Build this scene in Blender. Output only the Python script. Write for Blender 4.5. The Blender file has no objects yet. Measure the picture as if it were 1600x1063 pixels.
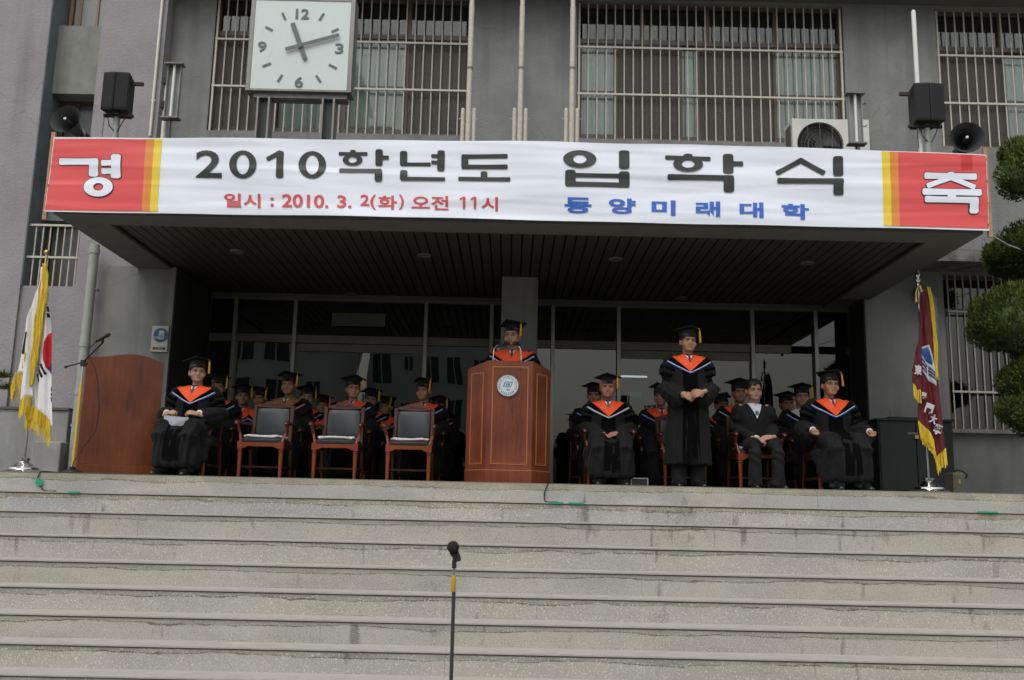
import bpy, bmesh, math, random
import numpy as np
from mathutils import Vector, Matrix
from mathutils.bvhtree import BVHTree
R = math.radians
random.seed(7); rng = np.random.RandomState(7)
scene = bpy.context.scene

# ------------------------------------------------------------------ camera, sky, sun, exposure
PITCH = math.atan(266/1500.); ROLL = R(1.25); D0 = 9.6; ZC = -.27; FP = 1500.
cam_d = bpy.data.cameras.new('camera'); cam = bpy.data.objects.new('camera', cam_d)
scene.collection.objects.link(cam); scene.camera = cam
cam_d.sensor_width = 36; cam_d.lens = 36*FP/1600.; cam_d.clip_start = .05; cam_d.clip_end = 1000
cam.matrix_world = Matrix.Translation((0, -D0, ZC)) @ Matrix.Rotation(R(90)+PITCH, 4, 'X') @ Matrix.Rotation(ROLL, 4, 'Z')
SUN_EL, SUN_ROT = R(58), R(200)
world = bpy.data.worlds.new('World'); scene.world = world; world.use_nodes = True
wn = world.node_tree; bg = wn.nodes['Background']
sky = wn.nodes.new('ShaderNodeTexSky'); sky.sky_type = 'NISHITA'; sky.sun_disc = False
sky.sun_elevation = SUN_EL; sky.sun_rotation = SUN_ROT; sky.air_density = 1.6; sky.dust_density = 5.0; sky.ozone_density = 1.0
hs = wn.nodes.new('ShaderNodeHueSaturation'); hs.inputs['Saturation'].default_value = .30
wn.links.new(sky.outputs[0], hs.inputs['Color']); wn.links.new(hs.outputs[0], bg.inputs['Color'])
bg.inputs['Strength'].default_value = .12
sd = bpy.data.lights.new('sun', 'SUN'); sun = bpy.data.objects.new('sun', sd); scene.collection.objects.link(sun)
sd.energy = .55; sd.angle = R(35); sd.color = (1, .97, .93)
sdir = Vector((math.sin(SUN_ROT)*math.cos(SUN_EL), math.cos(SUN_ROT)*math.cos(SUN_EL), math.sin(SUN_EL)))
sun.rotation_euler = sdir.to_track_quat('Z', 'Y').to_euler()
scene.view_settings.view_transform = 'Standard'; scene.view_settings.look = 'None'
scene.view_settings.exposure = .38; scene.view_settings.gamma = 1; scene.view_settings.use_curve_mapping = False
scene.cycles.max_bounces = 6; scene.cycles.glossy_bounces = 3; scene.cycles.transparent_max_bounces = 8
COL = scene.collection

def P(px, py, y):
    """world point on the plane Y=y seen at photo pixel (px,py)"""
    u = px-800; v = 531.5-py
    u2 = u*math.cos(ROLL)-v*math.sin(ROLL); v2 = u*math.sin(ROLL)+v*math.cos(ROLL)
    up = v2*math.cos(PITCH)+FP*math.sin(PITCH); fw = FP*math.cos(PITCH)-v2*math.sin(PITCH)
    d = y+D0
    return Vector((u2/fw*d, y, up/fw*d+ZC))

# ------------------------------------------------------------------ materials
MATS = {}
def nodes_of(m): return m.node_tree.nodes, m.node_tree.links
def mat(name, col, rough=.7, metal=0, var=.0, vscale=6, bump=0, bscale=80, streak=0, spec=.5, emit=0, sheen=0, stretch=(1,1,1)):
    if name in MATS: return MATS[name]
    m = bpy.data.materials.new(name); m.use_nodes = True
    n, l = nodes_of(m); b = n['Principled BSDF']
    c = (*col, 1) if len(col) == 3 else col
    b.inputs['Base Color'].default_value = c; b.inputs['Roughness'].default_value = rough
    b.inputs['Metallic'].default_value = metal; b.inputs['Specular IOR Level'].default_value = spec
    if sheen: b.inputs['Sheen Weight'].default_value = sheen
    geo = n.new('ShaderNodeNewGeometry'); mp = n.new('ShaderNodeMapping'); mp.inputs['Scale'].default_value = stretch
    l.new(geo.outputs['Position'], mp.inputs['Vector'])
    last = None
    if var:
        t = n.new('ShaderNodeTexNoise'); t.inputs['Scale'].default_value = vscale; t.inputs['Detail'].default_value = 6
        t.inputs['Roughness'].default_value = .65
        l.new(mp.outputs[0], t.inputs['Vector'])
        r = n.new('ShaderNodeValToRGB'); r.color_ramp.elements[0].position = .3; r.color_ramp.elements[1].position = .7
        r.color_ramp.elements[0].color = tuple(x*(1-var) for x in c[:3])+(1,)
        r.color_ramp.elements[1].color = tuple(min(1, x*(1+var)) for x in c[:3])+(1,)
        l.new(t.outputs['Fac'], r.inputs['Fac']); last = r.outputs[0]
    if streak:
        mp2 = n.new('ShaderNodeMapping'); mp2.inputs['Scale'].default_value = (3.2, 3.2, .32)
        l.new(geo.outputs['Position'], mp2.inputs['Vector'])
        t = n.new('ShaderNodeTexNoise'); t.inputs['Scale'].default_value = 1.3; t.inputs['Detail'].default_value = 5
        l.new(mp2.outputs[0], t.inputs['Vector'])
        r = n.new('ShaderNodeMapRange'); r.inputs['From Min'].default_value = .5; r.inputs['From Max'].default_value = .72
        r.inputs['To Min'].default_value = 0; r.inputs['To Max'].default_value = streak
        l.new(t.outputs['Fac'], r.inputs['Value'])
        mx = n.new('ShaderNodeMix'); mx.data_type = 'RGBA'; mx.inputs[7].default_value = tuple(x*.45 for x in c[:3])+(1,)
        if last: l.new(last, mx.inputs[6])
        else: mx.inputs[6].default_value = c
        l.new(r.outputs[0], mx.inputs[0]); last = mx.outputs[2]
    if streak and name.endswith(('stucco', 'plaster')):      # hairline cracks
        t0 = n.new('ShaderNodeTexNoise'); t0.inputs['Scale'].default_value = 3; t0.inputs['Detail'].default_value = 4; l.new(geo.outputs['Position'], t0.inputs['Vector'])
        mx0 = n.new('ShaderNodeMix'); mx0.data_type = 'RGBA'; mx0.inputs[0].default_value = .22; l.new(geo.outputs['Position'], mx0.inputs[6]); l.new(t0.outputs['Color'], mx0.inputs[7])
        vo = n.new('ShaderNodeTexVoronoi'); vo.feature = 'DISTANCE_TO_EDGE'; vo.inputs['Scale'].default_value = 1.5; l.new(mx0.outputs[2], vo.inputs['Vector'])
        r0 = n.new('ShaderNodeMapRange'); r0.inputs['From Min'].default_value = 0; r0.inputs['From Max'].default_value = .007; r0.inputs['To Min'].default_value = .5; r0.inputs['To Max'].default_value = 0; l.new(vo.outputs['Distance'], r0.inputs['Value'])
        t1 = n.new('ShaderNodeTexNoise'); t1.inputs['Scale'].default_value = .8; l.new(geo.outputs['Position'], t1.inputs['Vector'])
        r1_ = n.new('ShaderNodeMapRange'); r1_.inputs['From Min'].default_value = .52; r1_.inputs['From Max'].default_value = .6; l.new(t1.outputs['Fac'], r1_.inputs['Value'])
        mu = n.new('ShaderNodeMath'); mu.operation = 'MULTIPLY'; l.new(r0.outputs[0], mu.inputs[0]); l.new(r1_.outputs[0], mu.inputs[1])
        mx = n.new('ShaderNodeMix'); mx.data_type = 'RGBA'; mx.inputs[7].default_value = tuple(x*.4 for x in c[:3])+(1,)
        l.new(last, mx.inputs[6]); l.new(mu.outputs[0], mx.inputs[0]); last = mx.outputs[2]
    if last: l.new(last, b.inputs['Base Color'])
    if bump:
        t = n.new('ShaderNodeTexNoise'); t.inputs['Scale'].default_value = bscale; t.inputs['Detail'].default_value = 4
        l.new(mp.outputs[0], t.inputs['Vector'])
        bp = n.new('ShaderNodeBump'); bp.inputs['Strength'].default_value = bump; bp.inputs['Distance'].default_value = .01
        l.new(t.outputs['Fac'], bp.inputs['Height']); l.new(bp.outputs[0], b.inputs['Normal'])
    if emit:
        b.inputs['Emission Color'].default_value = c; b.inputs['Emission Strength'].default_value = emit
    MATS[name] = m; return m

def glass_mat(name, tint, refl, rough=.0):
    m = bpy.data.materials.new(name); m.use_nodes = True; n, l = nodes_of(m)
    for x in list(n):
        if x.type == 'BSDF_PRINCIPLED': n.remove(x)
    out = n['Material Output']; tr = n.new('ShaderNodeBsdfTransparent'); tr.inputs[0].default_value = (*tint, 1)
    gl = n.new('ShaderNodeBsdfGlossy'); gl.inputs['Roughness'].default_value = rough
    fr = n.new('ShaderNodeFresnel'); fr.inputs['IOR'].default_value = 1.5
    ad = n.new('ShaderNodeMath'); ad.operation = 'ADD'; ad.inputs[1].default_value = refl
    t = n.new('ShaderNodeTexNoise'); t.inputs['Scale'].default_value = 1.1; t.inputs['Detail'].default_value = 1
    g = n.new('ShaderNodeNewGeometry'); l.new(g.outputs['Position'], t.inputs['Vector'])
    bp = n.new('ShaderNodeBump'); bp.inputs['Strength'].default_value = .25; bp.inputs['Distance'].default_value = .012
    l.new(t.outputs['Fac'], bp.inputs['Height']); l.new(bp.outputs[0], gl.inputs['Normal'])
    mx = n.new('ShaderNodeMixShader')
    l.new(fr.outputs[0], ad.inputs[0]); l.new(ad.outputs[0], mx.inputs[0]); l.new(tr.outputs[0], mx.inputs[1]); l.new(gl.outputs[0], mx.inputs[2])
    l.new(mx.outputs[0], out.inputs['Surface']); return m

def riser_mat(name, base, band, band_h, line, amp):
    m = bpy.data.materials.new(name); m.use_nodes = True; n, l = nodes_of(m); b = n['Principled BSDF']
    b.inputs['Roughness'].default_value = .85
    g = n.new('ShaderNodeNewGeometry'); tc = n.new('ShaderNodeTexCoord'); sx = n.new('ShaderNodeSeparateXYZ')
    l.new(tc.outputs['Object'], sx.inputs[0])
    def noise(scale, detail=4, st=(1,1,1), rough=.6):
        mp = n.new('ShaderNodeMapping'); mp.inputs['Scale'].default_value = st; l.new(g.outputs['Position'], mp.inputs['Vector'])
        t = n.new('ShaderNodeTexNoise'); t.inputs['Scale'].default_value = scale; t.inputs['Detail'].default_value = detail
        t.inputs['Roughness'].default_value = rough; l.new(mp.outputs[0], t.inputs['Vector']); return t.outputs['Fac']
    def rng_(v, a, b_, c=0, d=1):
        r = n.new('ShaderNodeMapRange'); r.inputs['From Min'].default_value = a; r.inputs['From Max'].default_value = b_
        r.inputs['To Min'].default_value = c; r.inputs['To Max'].default_value = d; l.new(v, r.inputs['Value']); return r.outputs[0]
    def mixc(f, a, bcol):
        x = n.new('ShaderNodeMix'); x.data_type = 'RGBA'
        if isinstance(f, (int, float)): x.inputs[0].default_value = f
        else: l.new(f, x.inputs[0])
        for s, i in ((a, 6), (bcol, 7)):
            if isinstance(s, tuple): x.inputs[i].default_value = (*s, 1)
            else: l.new(s, x.inputs[i])
        return x.outputs[2]
    def math_(op, a, bb):
        x = n.new('ShaderNodeMath'); x.operation = op
        for s, i in ((a, 0), (bb, 1)):
            if isinstance(s, (int, float)): x.inputs[i].default_value = s
            else: l.new(s, x.inputs[i])
        return x.outputs[0]
    big = noise(1.3, 5); c0 = mixc(rng_(big, .35, .68), tuple(x*.90 for x in base), tuple(x*1.08 for x in base))
    hue = noise(.7, 3); c0 = mixc(rng_(hue, .4, .62, 0, .35), c0, (base[0]*1.12, base[1]*1.0, base[2]*.86))
    c1 = mixc(rng_(noise(2.0, 5), .35, .65), tuple(x*.8 for x in band), tuple(x*1.1 for x in band))
    w = math_('ADD', math_('MULTIPLY', math_('SUBTRACT', noise(1.1, 5, (1, .1, 6), .68), .5), amp), band_h)
    zz = math_('ADD', sx.outputs['Z'], w)
    c = mixc(rng_(zz, -.003, .003), c0, c1)
    ln = math_('MULTIPLY', math_('LESS_THAN', math_('ABSOLUTE', zz, 0), .0042), rng_(noise(3.0, 3), .36, .50))
    c = mixc(math_('MULTIPLY', ln, .75), c, line)
    # dark vertical dirt marks
    dirt = math_('MAXIMUM', rng_(noise(1.35, 6, (2.4, .1, 1.0), .72), .60, .74, 0, .8), math_('MULTIPLY', rng_(noise(2.2, 2, (3.4, .1, .6), .5), .66, .72), .55))
    c = mixc(dirt, c, (.045, .042, .036))
    gr = rng_(noise(.9, 3, (1, 1, 4)), .5, .75, 0, .3); c = mixc(gr, c, (.16, .17, .11))
    sp = noise(95, 2); c = mixc(rng_(sp, .58, .67, 0, .8), c, tuple(min(1, x*1.75) for x in base))
    patch = math_('MULTIPLY', rng_(noise(.75, 4, (1, .1, 3)), .52, .60), rng_(noise(120, 1, (1,1,1)), .50, .60)); c = mixc(math_('MULTIPLY', patch, .55 if 'top' in name else .12), c, (.75,.70,.55))
    sp2 = noise(70, 2, (1.1, 1.3, 1.7)); c = mixc(rng_(sp2, .58, .70, 0, .65), c, tuple(x*.4 for x in base))
    l.new(c, b.inputs['Base Color'])
    bp = n.new('ShaderNodeBump'); bp.inputs['Strength'].default_value = .5; bp.inputs['Distance'].default_value = .006
    l.new(sp, bp.inputs['Height']); l.new(bp.outputs[0], b.inputs['Normal'])
    return m

def wood_mat(name, c1, c2, scale=3, rough=.35, axis=2):
    m = bpy.data.materials.new(name); m.use_nodes = True; n, l = nodes_of(m); b = n['Principled BSDF']
    b.inputs['Roughness'].default_value = rough
    g = n.new('ShaderNodeNewGeometry'); mp = n.new('ShaderNodeMapping')
    s = [14, 14, 14]; s[axis] = 1.1; mp.inputs['Scale'].default_value = s
    l.new(g.outputs['Position'], mp.inputs['Vector'])
    t = n.new('ShaderNodeTexNoise'); t.inputs['Scale'].default_value = scale; t.inputs['Detail'].default_value = 7; t.inputs['Distortion'].default_value = 1.2
    l.new(mp.outputs[0], t.inputs['Vector'])
    t2 = n.new('ShaderNodeTexNoise'); t2.inputs['Scale'].default_value = 2.6; t2.inputs['Detail'].default_value = 3; l.new(g.outputs['Position'], t2.inputs['Vector'])
    ad = n.new('ShaderNodeMath'); ad.operation = 'MULTIPLY_ADD'; ad.inputs[1].default_value = .6; l.new(t2.outputs['Fac'], ad.inputs[0])
    ml = n.new('ShaderNodeMath'); ml.operation = 'MULTIPLY'; ml.inputs[1].default_value = .45; l.new(t.outputs['Fac'], ml.inputs[0]); l.new(ml.outputs[0], ad.inputs[2])
    r = n.new('ShaderNodeValToRGB'); r.color_ramp.elements[0].position = .36; r.color_ramp.elements[1].position = .68
    r.color_ramp.elements[0].color = (*c1, 1); r.color_ramp.elements[1].color = (*c2, 1)
    l.new(ad.outputs[0], r.inputs['Fac']); l.new(r.outputs[0], b.inputs['Base Color']); return m

def banner_mat(name, col):
    """thin printed cloth; fine wrinkles as relief that follows world position, the same under print and ground"""
    m = bpy.data.materials.new(name); m.use_nodes = True; n, l = nodes_of(m); b = n['Principled BSDF']
    b.inputs['Base Color'].default_value = (*col, 1); b.inputs['Roughness'].default_value = .55
    g = n.new('ShaderNodeNewGeometry'); mp = n.new('ShaderNodeMapping'); mp.inputs['Scale'].default_value = (.42, .01, 4.0); mp.inputs['Rotation'].default_value = (0, R(2), 0)
    l.new(g.outputs['Position'], mp.inputs['Vector'])
    t = n.new('ShaderNodeTexNoise'); t.inputs['Scale'].default_value = 1.5; t.inputs['Detail'].default_value = 1.2; t.inputs['Roughness'].default_value = .4; t.inputs['Distortion'].default_value = .3
    l.new(mp.outputs[0], t.inputs['Vector'])
    bp = n.new('ShaderNodeBump'); bp.inputs['Strength'].default_value = .6; bp.inputs['Distance'].default_value = .042
    l.new(t.outputs['Fac'], bp.inputs['Height']); l.new(bp.outputs[0], b.inputs['Normal']); return m

M = dict(
 grey=mat('grey_stucco', (.218,.224,.222), .9, var=.13, vscale=3, bump=.7, bscale=40, streak=.5),
 pink=mat('mauve_stucco', (.285,.272,.288), .9, var=.12, vscale=1.6, bump=.7, bscale=34, streak=.38),
 bluegrey=mat('blue_grey_plaster', (.155,.18,.19), .85, var=.2, vscale=4, bump=.2, bscale=50, streak=.6),
 panelp=mat('weathered_plaster_panel', (.22,.225,.21), .85, var=.16, vscale=5, bump=.25, bscale=60, streak=.8),
 porch=mat('porch_plaster', (.21,.215,.21), .85, var=.12, vscale=3, bump=.25, bscale=30, streak=.5),
 concd=mat('canopy_concrete', (.12,.12,.105), .9, var=.1, vscale=4, bump=.2, bscale=60, streak=.2),
 soffit=mat('brown_metal_ceiling', (.042,.038,.029), .6, var=.12, vscale=2),
 groove=mat('ceiling_joint_black', (.018,.016,.013), .9),
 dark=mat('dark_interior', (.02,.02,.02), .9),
 bars=mat('cream_painted_steel', (.50,.475,.41), .5, var=.14, vscale=30),
 frame=mat('brown_anodised_frame', (.095,.07,.052), .45, var=.1, vscale=10),
 frame2=mat('copper_brown_frame', (.28,.17,.10), .45, var=.1, vscale=10),
 alu=mat('brushed_aluminium', (.34,.34,.33), .38, metal=.7, var=.08, vscale=12),
 alud=mat('dull_aluminium_bar', (.17,.165,.14), .5, metal=.3, var=.12, vscale=6),
 curtain=mat('pale_curtain', (.72,.78,.76), .9, var=.05, vscale=8),
 screen=mat('grey_insect_screen', (.075,.07,.062), .9, var=.08),
 white=mat('white_paint', (.66,.65,.61), .45, var=.08, vscale=9),
 pipew=mat('pale_painted_pipe', (.34,.36,.34), .55, var=.12, vscale=5, streak=.3),
 black=mat('black_plastic', (.012,.012,.013), .55),
 blackm=mat('black_mesh_grille', (.009,.009,.01), .8, bump=.4, bscale=400),
 horn=mat('grey_black_horn', (.035,.037,.038), .55, var=.15, vscale=9),
 rust=mat('rusty_black_steel', (.035,.026,.02), .8, var=.4, vscale=40),
 steel=mat('chrome_steel', (.72,.72,.72), .15, metal=1),
 brass=mat('brass', (.55,.38,.10), .3, metal=.9),
 gold=mat('gold_paint_tube', (.62,.42,.04), .4),
 fringe=mat('gold_fringe', (.60,.42,.02), .75, var=.35, vscale=90, stretch=(1,1,.1)),
 clockf=mat('clock_face_white', (.60,.68,.67), .35, var=.02),
 clockm=mat('clock_marks_grey', (.115,.13,.135), .5),
 clockc=mat('clock_case_grey', (.24,.235,.23), .5, metal=.2, var=.12, vscale=14, streak=.4),
 clockp=mat('clock_post_dark', (.045,.055,.055), .6),
 tape=mat('green_tape', (.01,.30,.17), .5),
 cable=mat('black_rubber_cable', (.012,.012,.012), .5),
 leather=mat('blue_black_leather', (.028,.036,.042), .38, var=.1, vscale=20, bump=.12, bscale=120),
 towel=mat('white_towelling', (.66,.60,.60), .95, bump=.5, bscale=150, var=.06, vscale=30),
 cloth=mat('black_gown_cloth', (.0062,.0062,.007), .85, sheen=.03, spec=.25, bump=.1, bscale=200, var=.1),
 velvet=mat('black_velvet', (.0015,.0015,.002), .95, spec=.1),
 suit=mat('charcoal_suit', (.0095,.010,.012), .85, sheen=.03, spec=.25, var=.12, vscale=60),
 jeans=mat('blue_trouser_cloth', (.05,.065,.10), .85),
 shirt=mat('white_shirt', (.62,.63,.68), .8),
 tie=mat('dark_striped_tie', (.05,.05,.09), .6, var=.5, vscale=80),
 tie2=mat('purple_dotted_tie', (.12,.035,.07), .6, var=.5, vscale=90),
 tie3=mat('blue_pattern_tie', (.08,.10,.25), .6, var=.6, vscale=90),
 orange=mat('orange_satin_hood', (.86,.082,.008), .62, var=.05, vscale=20),
 brownh=mat('ochre_brown_hood', (.26,.10,.018), .65, var=.05, vscale=20),
 whiteh=mat('white_hood', (.5,.5,.5), .65),
 pblue=mat('blue_piping', (.02,.08,.46), .5), ppale=mat('pale_grey_green_piping', (.34,.46,.45), .5), pwhite=mat('white_piping', (.62,.66,.8), .5), ppink=mat('pink_piping', (.6,.16,.24), .5),
 tassel=mat('golden_tassel', (.68,.33,.015), .7, var=.3, vscale=120, stretch=(1,1,.1)),
 hair=mat('black_hair', (.010,.009,.008), .55, var=.3, vscale=90), hairg=mat('greying_hair', (.035,.032,.03), .6, var=.4, vscale=90),
 lips=mat('lips', (.33,.13,.10), .6), eyed=mat('dark_eye', (.015,.011,.01), .35), sclera=mat('eye_white', (.42,.38,.34), .4),
 brow=mat('dark_eyebrow', (.03,.024,.02), .9),
 lens=glass_mat('spectacle_lens', (.9,.9,.9), .04), wire=mat('spectacle_wire', (.16,.14,.12), .35, metal=.8),
 shoe=mat('black_shoe', (.01,.01,.01), .3),
 paper=mat('white_paper', (.42,.44,.50), .8),
 bwhite=banner_mat('banner_white', (.80,.85,.95)), bred=banner_mat('banner_red', (.72,.088,.09)), borange=banner_mat('banner_orange', (.72,.26,.055)),
 byellow=banner_mat('banner_yellow', (.82,.62,.045)), bblack=banner_mat('banner_black_print', (.028,.032,.03)), btred=banner_mat('banner_red_print', (.62,.075,.085)),
 bblue=banner_mat('banner_blue_print', (.035,.13,.55)),
 timber=mat('raw_timber_batten', (.40,.24,.14), .8, var=.2, vscale=40),
 fwhite=mat('white_flag_cloth', (.74,.74,.75), .8), fred=mat('flag_red', (.50,.008,.015), .8), fblue=mat('flag_blue', (.01,.02,.16), .8),
 fblack=mat('flag_black', (.012,.012,.012), .8), maroon=mat('maroon_satin', (.10,.003,.009), .55, var=.12, vscale=14),
 silver=mat('silver_embroidery', (.50,.50,.52), .6, var=.2, vscale=120), eblue=mat('emblem_blue', (.02,.08,.30), .6), edark=mat('emblem_dark_red', (.12,.01,.02), .6),
 cabinet=mat('dark_green_black_cabinet', (.018,.024,.024), .6, var=.15, vscale=8),
 acw=mat('off_white_ac_casing', (.60,.60,.56), .5, var=.06, vscale=5, streak=.2), acd=mat('grey_fan_grille', (.10,.10,.10), .6),
 needle=mat('dark_needles', (.030,.052,.010), .8, var=.45, vscale=5), needle2=mat('bright_needles', (.14,.17,.022), .8, var=.35, vscale=6), needle3=mat('mid_needles', (.060,.09,.013), .8, var=.4, vscale=7),
 bark=mat('bark', (.07,.05,.035), .95, var=.3, vscale=20),
 rock=mat('garden_rock', (.34,.36,.28), .9, var=.4, vscale=2, bump=.5, bscale=6),
 aptw=mat('apartment_white_wall', (.62,.62,.60), .8, var=.04, vscale=1), aptg=mat('apartment_window_glass', (.03,.04,.045), .2), paving=mat('yard_paving', (.22,.21,.19), .9, var=.12, vscale=1),
 hillg=mat('far_wood', (.04,.07,.03), .95, var=.4, vscale=.3),
 tread=mat('tread_nosing_cement', (.37,.352,.325), .85, var=.1, vscale=7, bump=.5, bscale=120),
 floor=mat('porch_terrazzo', (.13,.125,.11), .6, var=.1, vscale=3),
 lamp=mat('lit_fluorescent_tube', (.9,.95,1), .5, emit=2.2), exitg=mat('lit_exit_sign', (.10,.5,.12), .5, emit=.22), tube=mat('white_lamp_tube', (.72,.74,.72), .3),
 plaque=mat('ivory_plaque', (.47,.46,.41), .5), pblu=mat('plaque_blue', (.02,.10,.26), .5),
 sealw=mat('seal_white', (.60,.66,.68), .45), sealb=mat('seal_blue', (.05,.15,.26), .5),
 trim=mat('podium_gold_inlay', (.40,.16,.055), .35),
 glasstxt=mat('door_lettering_grey', (.035,.035,.035), .7),
)
M['joint'] = mat('dark_joint', (.17,.155,.125), .95)  # dark tone deepens the shadow line under nosings; also colours the top edge
M['riser'] = riser_mat('washed_pebble_riser', (.385,.38,.345), (.295,.305,.265), .055, (.10,.06,.03), .12)
M['riser_top'] = riser_mat('washed_pebble_top_riser', (.355,.36,.355), (.31,.295,.23), .062, (.15,.09,.04), .13)
M['plinth'] = mat('pale_plinth_render', (.33,.335,.33), .9, var=.12, vscale=4, bump=.3, bscale=30, streak=.5)
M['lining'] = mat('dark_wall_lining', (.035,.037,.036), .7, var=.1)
M['wood'] = wood_mat('reddish_lectern_veneer', (.095,.021,.010), (.21,.058,.026), 2.2, .30)
M['wood2'] = wood_mat('orange_brown_veneer', (.11,.026,.009), (.23,.062,.018), 3, .3)
M['chairw'] = wood_mat('dark_cherry_chair_wood', (.045,.014,.009), (.11,.033,.018), 3, .3)
M['chairr'] = wood_mat('red_cherry_chair_wood', (.16,.034,.014), (.26,.06,.024), 3, .3)
M['glass_win'] = glass_mat('window_glass', (.94,.97,.95), .02, .02)
M['glass_door'] = glass_mat('door_glass', (.40,.42,.42), .045)
SKINS = [mat('skin_%s' % nm, c, .6, var=.14, vscale=22) for nm, c in (('warm', (.37,.195,.115)), ('tan', (.28,.14,.08)), ('ruddy', (.33,.15,.095)), ('pale', (.42,.24,.155)))]

# ------------------------------------------------------------------ mesh builder
class MB:
    def __init__(s): s.v = []; s.f = []; s.m = []; s.T = Matrix.Identity(4); s.mi = 0
    def add(s, vs, fs, mi=None):
        o = len(s.v); T = s.T
        s.v += [T @ Vector(p) for p in vs]; s.f += [tuple(i+o for i in f) for f in fs]
        s.m += [s.mi if mi is None else mi]*len(fs); return s
    def box(s, a, b, mi=None):
        x0, y0, z0 = (min(a[i], b[i]) for i in range(3)); x1, y1, z1 = (max(a[i], b[i]) for i in range(3))
        return s.add([(x0,y0,z0),(x1,y0,z0),(x1,y1,z0),(x0,y1,z0),(x0,y0,z1),(x1,y0,z1),(x1,y1,z1),(x0,y1,z1)],
              [(0,3,2,1),(4,5,6,7),(0,1,5,4),(1,2,6,5),(2,3,7,6),(3,0,4,7)], mi)
    def rings(s, rs, closed=True, caps=True, mi=None):
        """rs: list of lists of points (same length)"""
        k = len(rs[0]); vs = [p for r in rs for p in r]; fs = []
        for i in range(len(rs)-1):
            for j in range(k if closed else k-1):
                a = i*k+j; b = i*k+(j+1) % k
                fs.append((a, b, b+k, a+k))
        if caps: fs.append(tuple(range(k-1, -1, -1))); fs.append(tuple((len(rs)-1)*k+j for j in range(k)))
        return s.add(vs, fs, mi)
    def tube(s, pts, rad, seg=8, mi=None, round_caps=False, flat=1.0):
        pts = [Vector(p) for p in pts]
        if not hasattr(rad, '__len__'): rad = [rad]*len(pts)
        rad = list(rad)
        if round_caps:
            d0 = (pts[0]-pts[1]).normalized(); d1 = (pts[-1]-pts[-2]).normalized(); r0, r1 = rad[0], rad[-1]
            pts = [pts[0]+d0*r0*.98, pts[0]+d0*r0*.7]+pts+[pts[-1]+d1*r1*.7, pts[-1]+d1*r1*.98]
            rad = [r0*.2, r0*.72]+rad+[r1*.72, r1*.2]
        rs = []; up = Vector((.13, .21, .97))
        for i, p in enumerate(pts):
            t = (pts[min(i+1, len(pts)-1)]-pts[max(i-1, 0)]).normalized()
            a = t.cross(up)
            if a.length < .1: a = t.cross(Vector((1, 0, 0)))
            a.normalize(); b = a.cross(t)*1.0
            rs.append([p+(a*math.cos(2*math.pi*j/seg)+b*math.sin(2*math.pi*j/seg)*flat)*rad[i] for j in range(seg)])
        return s.rings(rs, mi=mi)
    def lathe(s, prof, c=(0,0,0), seg=16, axis='z', mi=None):
        c = Vector(c); rs = []
        for r, h in prof:
            ring = []
            for j in range(seg):
                a = 2*math.pi*j/seg; x, y = r*math.cos(a), r*math.sin(a)
                ring.append(c+(Vector((x, y, h)) if axis == 'z' else Vector((x, h, -y)) if axis == 'y' else Vector((h, x, y))))
            rs.append(ring)
        return s.rings(rs, mi=mi)
    def ell(s, c, r, seg=14, rn=8, mi=None, rot=None):
        c = Vector(c); rs = []
        for i in range(1, rn):
            ph = math.pi*i/rn; ring = []
            for j in range(seg):
                a = 2*math.pi*j/seg
                p = Vector((r[0]*math.sin(ph)*math.cos(a), r[1]*math.sin(ph)*math.sin(a), -r[2]*math.cos(ph)))
                ring.append(c+(rot @ p if rot else p))
            rs.append(ring)
        return s.rings(rs, mi=mi)
    def loft(s, secs, seg=20, mi=None, pw=2.0):
        """secs: (cx,cy,z,rx,ry)"""
        rs = []
        for cx, cy, z, rx, ry in secs:
            ring = []
            for j in range(seg):
                a = 2*math.pi*j/seg; ca, sa = math.cos(a), math.sin(a)
                ring.append((cx+rx*math.copysign(abs(ca)**(2/pw), ca), cy+ry*math.copysign(abs(sa)**(2/pw), sa), z))
            rs.append(ring)
        return s.rings(rs, mi=mi)
    def poly(s, pts, y0, y1, mi=None):
        """prism: polygon in xz from y0 (front) to y1"""
        k = len(pts); ar = sum(pts[i][0]*pts[(i+1) % k][1]-pts[(i+1) % k][0]*pts[i][1] for i in range(k))
        if ar < 0: pts = pts[::-1]
        vs = [(x, y0, z) for x, z in pts]+[(x, y1, z) for x, z in pts]
        fs = [tuple(range(k)), tuple(range(2*k-1, k-1, -1))]+[((i+1) % k, i, i+k, (i+1) % k+k) for i in range(k)]
        return s.add(vs, fs, mi)
    def mesh(s, name, mats=(), smooth=False):
        me = bpy.data.meshes.new(name); me.from_pydata([tuple(p) for p in s.v], [], s.f)
        for m_ in mats: me.materials.append(m_)
        if len(mats) > 1: me.polygons.foreach_set('material_index', s.m)
        if smooth: me.polygons.foreach_set('use_smooth', [True]*len(me.polygons))
        me.update(); return me
    def build(s, name, mats, parent=None, smooth=False, bevel=0, loc=None, auto=False):
        if not isinstance(mats, (list, tuple)): mats = [mats]
        me = s.mesh(name, mats, smooth)
        if bevel:
            bm = bmesh.new(); bm.from_mesh(me)
            ed = [e for e in bm.edges if len(e.link_faces) == 2 and e.calc_face_angle(0) > .6]
            bmesh.ops.bevel(bm, geom=ed, offset=bevel, segments=1, affect='EDGES', clamp_overlap=True)
            bm.to_mesh(me); bm.free()
        if auto:
            me.polygons.foreach_set('use_smooth', [True]*len(me.polygons)); me.set_sharp_from_angle(angle=R(40))
        return link(name, me, parent, loc)
def link(name, me, parent=None, loc=None):
    o = bpy.data.objects.new(name, me); COL.objects.link(o)
    if parent: o.parent = parent
    if loc: o.location = loc
    return o
def tag(o, label=None, cat=None, group=None, kind=None):
    if label: o['label'] = label
    if cat: o['category'] = cat
    if group: o['group'] = group
    if kind: o['kind'] = kind
    return o
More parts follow.
